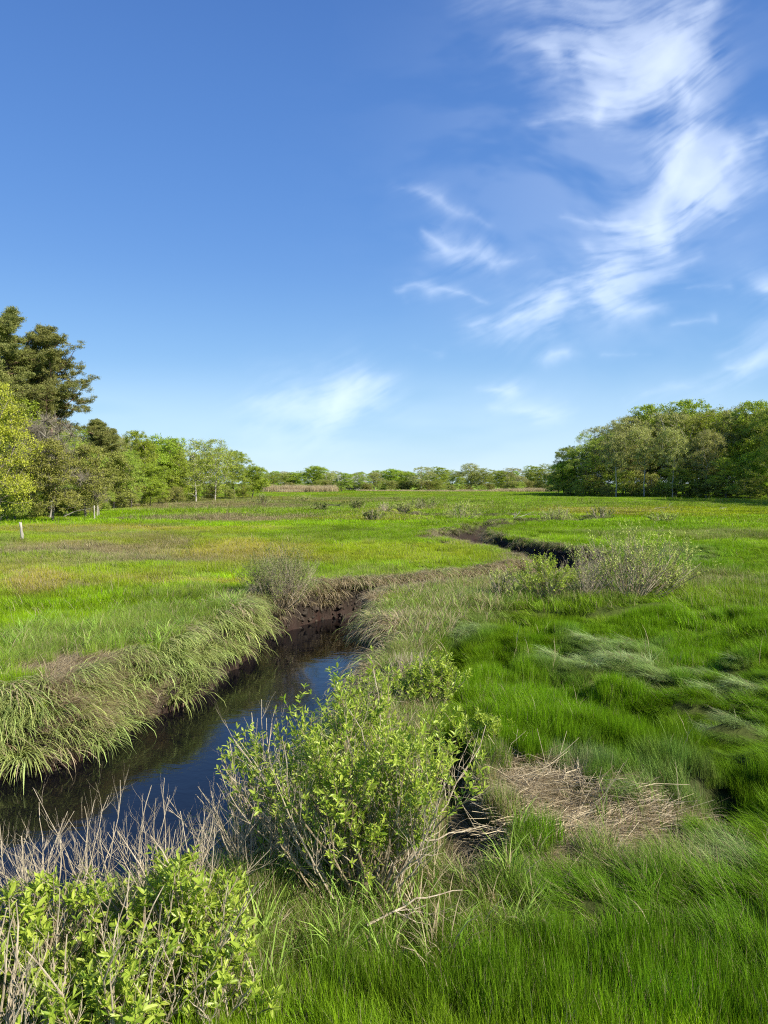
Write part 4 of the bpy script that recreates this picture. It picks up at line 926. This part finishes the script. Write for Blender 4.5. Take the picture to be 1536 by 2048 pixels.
for q in range(30):
    px = 520 + q * 20 + tr_rng.uniform(-6, 6)
    put_tree(['low1', 'low2'][q % 2], px, 0, 278 + tr_rng.uniform(-6, 6), nth(q) + ' low bush, from the left, at the foot of the distant tree line', GF, 1.2, Hh=tr_rng.uniform(2.0, 4.5))

# reed belt in front of the distant trees
patch('reeds', 'blades_00', 3.0, 260, 1.9, .06, .05, .35, 2.0, 701, lev=3)
patch('reeds', 'blades_01', 3.0, 260, 1.7, .06, .05, .45, 2.0, 702, lev=3)
x = []; y = []; h = []
for px0, px1, Yq, hh_, nn in ((530, 668, 252, 1.3, 130), (720, 870, 268, .45, 50), (870, 1110, 262, .5, 70), (990, 1090, 255, .8, 40), (560, 600, 245, .6, 30)):
    pq = rng.uniform(px0, px1, nn); yy = Yq + rng.uniform(-4, 6, nn); x += list((pq - CX) / F * yy); y += list(yy); h += list(hh_ * rng.uniform(.7, 1.15, nn))
x = np.array(x); y = np.array(y); h = np.array(h); n = len(x)
scatter('reed_bed', bpy.data.collections['reeds'], np.stack([x, y, height(x, y)], 1), rng.randint(0, 2, n), np.stack([x * 0, x * 0, rng.uniform(0, 6, n)], 1), np.stack([x * 0 + 1, x * 0 + 1, h], 1),
        np.tile([.60, .52, .34], (n, 1)) * rng.uniform(.8, 1.2, (n, 1)), np.full(n, .65), 'tan belt of dead reeds in front of the distant trees', 'reeds')

# ------------------------------------------------------------------ posts, driftwood, house
WOOD = bark_mat('weathered_wood', (.26, .24, .21), (.52, .49, .44), 14, .15)
def post(px, base, top, wid, label, tilt=(0, 0), seed=0):
    g = G(px, base); Y = g[1]; H = top_z(top, Y); r = np.random.RandomState(seed)
    n = 9; zz = np.linspace(-.2, H, n); cen = np.column_stack([tilt[0] * zz + r.normal(0, .008, n), tilt[1] * zz + r.normal(0, .008, n), zz])
    k = 10; thh = np.arange(k) * 2 * math.pi / k; Vv = []; rad = wid / 2 * (1 - .18 * np.linspace(0, 1, n)) * r.uniform(.93, 1.07, n); lump = r.uniform(.86, 1.12, k)
    for q in range(n): Vv.append(cen[q] + np.column_stack([np.cos(thh) * rad[q] * lump, np.sin(thh) * rad[q] * lump, np.zeros(k) + (q == n - 1) * r.normal(0, .015, k)]))
    Vv = np.concatenate(Vv + [cen[-1:] + [[0, 0, .012]]]); i_ = np.arange(n - 1)[:, None] * k; j_ = np.arange(k)[None]
    Qq = np.stack([i_ + j_, i_ + (j_ + 1) % k, i_ + k + (j_ + 1) % k, i_ + k + j_], -1).reshape(-1, 4); Tt = np.array([[(n - 1) * k + q, (n - 1) * k + (q + 1) % k, n * k] for q in range(k)])
    o = obj('wooden_post', mesh('wooden_post', Vv, [Tt, Qq], smooth=True, mats=[WOOD]), loc=(g[0], g[1], float(height(g[:1], g[1:2])[0])))
    return tag(o, label, 'post', 'weathered posts at the edge of the left meadow')
post(46, 1084, 1045, .17, 'nearest weathered post, leaning, at the left edge of the meadow', (-.12, 0), 1)
post(189, 1041, 1011, .15, 'tall pale post, front one of the cluster under the bare tree', (0.0, 0), 2)
post(194, 1035, 1006, .11, 'pale post second in the cluster under the bare tree', (.03, 0), 3)
post(199, 1024, 1004, .12, 'rear post of the cluster under the bare tree', (.05, 0), 4)
post(178, 1017, 1001, .14, 'small post left of the post cluster', (0, 0), 5)
post(142, 1016, 1003, .14, 'short post left of all the others behind the tan shrubs', (0, 0), 6)
post(285, 1005, 990, .18, 'lone far post right of the bare tree', (0, 0), 7)
post(254, 1003, 991, .18, 'far post between the bare tree and the lone far post', (0, 0), 8)
def driftwood(label, px, py, L, seed, up=.35):
    r = np.random.RandomState(seed); b = MB(); g = G(px, py); z = float(height(g[:1], g[1:2])[0])
    def br(p, d, L, rad, o_):
        pts = [p]
        for k in range(6): d = d + r.normal(0, .16, 3); d /= np.linalg.norm(d); pts.append(pts[-1] + d * L / 6)
        pts = np.array(pts); rr_ = rad * (1 - np.linspace(0, .8, 7)); b.tubes(pts[:-1], pts[1:], rr_[:-1], rr_[1:], 6)
        if o_ < 2:
            for k in range(3): j = r.randint(1, 6); br(pts[j], d + r.normal(0, .6, 3) + np.array([0, 0, .2]), L * .5, rr_[j] * .7, o_ + 1)
    br(np.array([-L / 2, 0, .05]), np.array([1, r.normal(0, .2), up]), L, L * .022, 0)
    o = obj('fallen_branch', b.build('fallen_branch', WOOD, True), loc=(g[0], g[1], z))
    return tag(o, label, 'branch', 'dead branches lying on the marsh')
driftwood('bleached fallen branches at the foot of the tan shrubs by the left wood', 150, 1038, 3.4, 1)
driftwood('white dead branch at the left edge behind the nearest post', 12, 1064, 1.6, 2)
driftwood('dark stick poking up from the distant creek bend', 1045, 1038, 2.0, 3, .5)
driftwood('small dark branch lying on the open right meadow', 1324, 1018, 2.0, 4, .2)
driftwood('low dark log lying on the right meadow near the photo edge', 1452, 1020, 2.6, 5, .05)
def fore_stick(label, px0, py0, z0, px1, py1, z1, rad, seed):
    r = np.random.RandomState(seed); b = MB(); a = G(px0, py0, z0); c_ = G(px1, py1, z1); n = 9
    f = np.linspace(0, 1, n)[:, None]; pts = a + (c_ - a) * f + r.normal(0, .014, (n, 3)) * np.sin(f * 3.14); pts[:, 2] += .05 * np.sin(f[:, 0] * 3.14); rr_ = rad * (1 - .7 * f[:, 0])
    b.tubes(pts[:-1] - a, pts[1:] - a, rr_[:-1], rr_[1:], 6)
    for k in range(5):
        j = r.randint(2, n - 1); d = (c_ - a) / np.linalg.norm(c_ - a) + r.normal(0, .6, 3); d /= np.linalg.norm(d); p = pts[j] - a; q = p + d * .16; b.tubes([p, q], [q, q + (d + [0, 0, .3]) * .1], [rr_[j] * .6, rr_[j] * .4], [rr_[j] * .4, .001], 4)
    o = obj('dead_branch', b.build('dead_branch', TWIG, True), loc=tuple(a)); return tag(o, label, 'branch', 'dead branches in the foreground grass')
fore_stick('long bare grey branch reaching right from under the large central bush', 735, 1850, .22, 925, 1780, .30, .009, 1)
fore_stick('bare branch reaching right from the large central bush just above the grass', 770, 1735, .25, 975, 1650, .45, .010, 2)
fore_stick('short pale broken branch on the ground below the large central bush', 500, 1885, .08, 570, 1862, .12, .011, 3)
fore_stick('thin dead twig lying towards the gully under the central bush', 800, 1830, .15, 920, 1850, .12, .006, 4)

def house():
    Y = 330.0; x0 = at(702, Y); root = thing('house', 'grey roofed house half hidden behind the distant trees', 'house', (x0, Y, 0), rz=.25)
    wm, t, o = newmat('house_wall'); p = N(t, 'ShaderNodeBsdfPrincipled', Roughness=.8); nz = N(t, 'ShaderNodeTexNoise', Scale=3.0); t.links.new(mixc(t, nz.outputs[0], (.16, .16, .17), (.24, .24, .25)), p.inputs[0]); t.links.new(p.outputs[0], o.inputs[0])
    rm = bark_mat('roof_shingle', (.16, .16, .17), (.26, .26, .27), 4, 1); gm, t, o = newmat('house_window'); p = N(t, 'ShaderNodeBsdfPrincipled', Roughness=.1); p.inputs[0].default_value = (.03, .04, .05, 1); t.links.new(p.outputs[0], o.inputs[0])
    fm, t, o = newmat('white_trim'); p = N(t, 'ShaderNodeBsdfPrincipled', Roughness=.6); p.inputs[0].default_value = (.75, .75, .73, 1); t.links.new(p.outputs[0], o.inputs[0])
    b = MB(); b.box((0, 0, 1.7), (6, 4, 1.7)); b.add([[-6, -4, 3.4], [-6, 4, 3.4], [-6, 0, 6.3], [6, -4, 3.4], [6, 4, 3.4], [6, 0, 6.3]], T=[[0, 2, 1], [3, 4, 5]]); obj('wall', b.build('wall', wm), root)
    b = MB(); V_ = []
    for sx in (-6.5, 6.5): V_ += [[sx, -4.6, 3.1], [sx, 0, 6.5], [sx, 4.6, 3.1], [sx, -4.6, 3.3], [sx, 0, 6.75], [sx, 4.6, 3.3]]
    b.add(V_, Q=[[3, 9, 10, 4], [4, 10, 11, 5], [0, 1, 7, 6], [1, 2, 8, 7], [0, 6, 9, 3], [2, 5, 11, 8], [0, 3, 4, 1], [1, 4, 5, 2], [6, 7, 10, 9], [7, 8, 11, 10]]); rf = obj('roof', b.build('roof', rm), root)
    b = MB(); b.box((3, 1, 6.9), (.5, .5, 1.1)); obj('chimney', b.build('chimney', rm), rf)
    for q, wx in enumerate((-4.4, -2.2, 2.2, 4.4)):
        b = MB(); b.box((wx, -4.02, 1.9), (.55, .03, .75)); wn = obj('window', b.build('window', gm), root)
        b = MB()
        for dx, dz, hx, hz in ((-.6, 0, .06, .86), (.6, 0, .06, .86), (0, .8, .54, .06), (0, -.8, .54, .06)): b.box((wx + dx, -4.05, 1.9 + dz), (hx, .05, hz))
        obj('window_frame', b.build('window_frame', fm), wn)
    b = MB(); b.box((0, -4.03, 1.1), (.55, .04, 1.1)); obj('door', b.build('door', gm), root)
house()

# ------------------------------------------------------------------ cirrus clouds: a thin sheet very high up
def clouds():
    naz, nel = 760, 860
    az = np.radians(np.linspace(-44, 44, naz)); el = np.radians(np.linspace(-1, 62, nel))
    A, E = np.meshgrid(az, el); dx, dy, dz = np.sin(A) * np.cos(E), np.cos(A) * np.cos(E), np.sin(E)
    cy, sy = math.cos(PITCH), math.sin(PITCH); f = np.maximum(dy * cy - dz * sy, .05); u = dy * sy + dz * cy
    px = CX + F * dx / f; py = CY - F * u / f
    wx = px + (fbm(px / 130, py / 130, 90, 5) - .5) * 90; wy = py + (fbm(px / 130 + 9, py / 130, 91, 5) - .5) * 70
    def stroke(pts, wid, amp, p=1.2):
        d = np.full(px.shape, 1e9); am = np.zeros(px.shape)
        for (a, b) in zip(pts[:-1], pts[1:]):
            e = np.array([b[0] - a[0], b[1] - a[1]], float); t_ = np.clip(((wx - a[0]) * e[0] + (wy - a[1]) * e[1]) / (e @ e), 0, 1)
            wq = wid * (a[2] + (b[2] - a[2]) * t_) if len(a) > 2 else wid
            dq = np.hypot(wx - a[0] - e[0] * t_, wy - a[1] - e[1] * t_) / wq; am = np.where(dq < d, wq / wid, am); d = np.minimum(d, dq)
        return amp * np.clip(am, 0, 1) ** 1.2 * np.exp(-d ** p)
    D = np.zeros(px.shape)
    S = [([(1000, 100, .4), (1100, 110, .8), (1200, 125, 1), (1330, 95, 1)], 62, .66), ([(1020, 235, .3), (1120, 235, .6), (1200, 232, .8), (1290, 180, 1)], 38, .66), ([(1190, 235, .6), (1290, 150, 1), (1400, 40, .7), (1460, -30, .4)], 38, .6), ([(1000, -10, .8), (1300, 10, 1), (1400, 20, .6)], 70, .24),
         ([(1370, 150, 1), (1390, 250, .8), (1350, 340, 1), (1320, 420, .95), (1335, 490, .45)], 46, .95), ([(1560, 265, .6), (1470, 300, .8), (1400, 370, 1), (1370, 440, .6), (1320, 500, .2)], 42, .7), ([(1130, 425, .3), (1220, 440, .6), (1310, 460, 1)], 26, .75), ([(1480, 360, 1), (1400, 400, 1)], 45, .35),
         ([(840, 455, .3), (900, 490, 1), (1000, 515, .7), (1080, 500, .3)], 20, .55), ([(790, 360, .6), (880, 395, 1), (980, 450, .5)], 14, .22), ([(1190, 500, .6), (1250, 520, .9), (1200, 570, 1), (1100, 600, 1), (950, 660, .6)], 44, .62), ([(1180, 580, .6), (1280, 545, .7), (1400, 518, .3)], 24, .42),
         ([(800, 588, .4), (860, 578, 1), (970, 590, .5)], 11, .45), ([(1180, 600, 1), (1260, 608, 1), (1330, 600, .4)], 16, .32), ([(1360, 572, .4), (1450, 578, .5)], 13, .3), ([(1340, 632, .5), (1420, 628, .6)], 10, .3), ([(1530, 570, 1), (1560, 570, 1)], 22, .6), ([(1090, 705, 1), (1120, 712, 1)], 12, .3),
         ([(1190, 718, .4), (1300, 705, .5)], 10, .25), ([(980, 775, .6), (1020, 778, 1)], 14, .35), ([(640, 800, 1), (700, 775, 1), (760, 770, .4)], 22, .42), ([(500, 825, .7), (560, 820, 1), (660, 805, 1), (760, 800, .7)], 48, .38), ([(980, 815, .6), (1080, 830, 1), (1140, 830, .6)], 26, .30), ([(1250, 810, .6), (1420, 760, .8), (1540, 700, 1)], 20, .22), ([(1440, 725, .5), (1560, 715, .8)], 12, .3), ([(820, 700, .5), (880, 708, .6)], 12, .2), ([(1430, 700, .8), (1536, 650, 1)], 26, .14)]
    for q in S: D += stroke(q[0], q[1] * (.92 if q[1] > 24 else 1.25), q[2] * (1.15 if q[1] > 24 else 1.35))
    gx = px + (fbm(px / 320, py / 320, 190, 2) - .5) * 170; gy = py + (fbm(px / 320 + 9, py / 320, 191, 2) - .5) * 150
    rx = gx * .88 - gy * .47; ry = gx * .47 + gy * .88
    rx, ry = gx * .93 + gy * -.36, gx * .36 + gy * .93
    fib = fbm(rx / 260, ry / 34, 92, 5); fib2 = fbm(rx / 110 + 4, ry / 16, 94, 4); big = fbm(px / 120, py / 90, 93, 4)
    iso = fbm(wx / 70 + fib * 1.2, wy / 60, 96, 6); fine = fbm(rx / 46, ry / 9, 97, 4)
    nn = .36 * fib + .24 * iso + .20 * fib2 + .20 * fine
    S_ = 1 - np.exp(-1.1 * D)
    D = S_ ** 1.15 * sm(.34, .72, nn + .26 * S_) * (.6 + .75 * iso) * 1.25
    veil = np.exp(-(((px - 1230) / 330) ** 2 + ((py - 320) / 380) ** 2) * 1.1) * .16 * sm(.30, .7, fbm(gx / 150, gy / 70, 98, 4))
    D += veil + .13 * sm(700, 850, py) * sm(0.35, .7, fbm(px / 400, py / 90, 95, 4)) + .10 * sm(820, 960, py)
    D = 1 - np.exp(-.92 * D)
    Rr = 9000.0
    V = np.stack([dx, dy, dz], -1).reshape(-1, 3) * Rr
    i = np.arange(nel - 1)[:, None] * naz; j = np.arange(naz - 1)[None]
    Q = np.stack([i + j, i + j + 1, i + naz + j + 1, i + naz + j], -1).reshape(-1, 4)
    dv = D.ravel(); keep = dv[Q].max(1) > .0012
    me = mesh('clouds', V, [Q[keep]], {'dens': dv}, smooth=True)
    m, t, o = newmat('cirrus'); e = N(t, 'ShaderNodeEmission', Strength=1.0); e.inputs[0].default_value = (.80, .88, .98, 1)
    tr = t.nodes.new('ShaderNodeBsdfTransparent'); mx = t.nodes.new('ShaderNodeMixShader')
    t.links.new(math_(t, 'MULTIPLY', attr(t, 'dens'), .85, clamp=True), mx.inputs[0]); t.links.new(tr.outputs[0], mx.inputs[1]); t.links.new(e.outputs[0], mx.inputs[2]); t.links.new(mx.outputs[0], o.inputs[0])
    me.materials.append(m)
    tag(obj('clouds', me), 'thin wispy white cirrus clouds in the blue sky', 'clouds', kind='structure')
clouds()
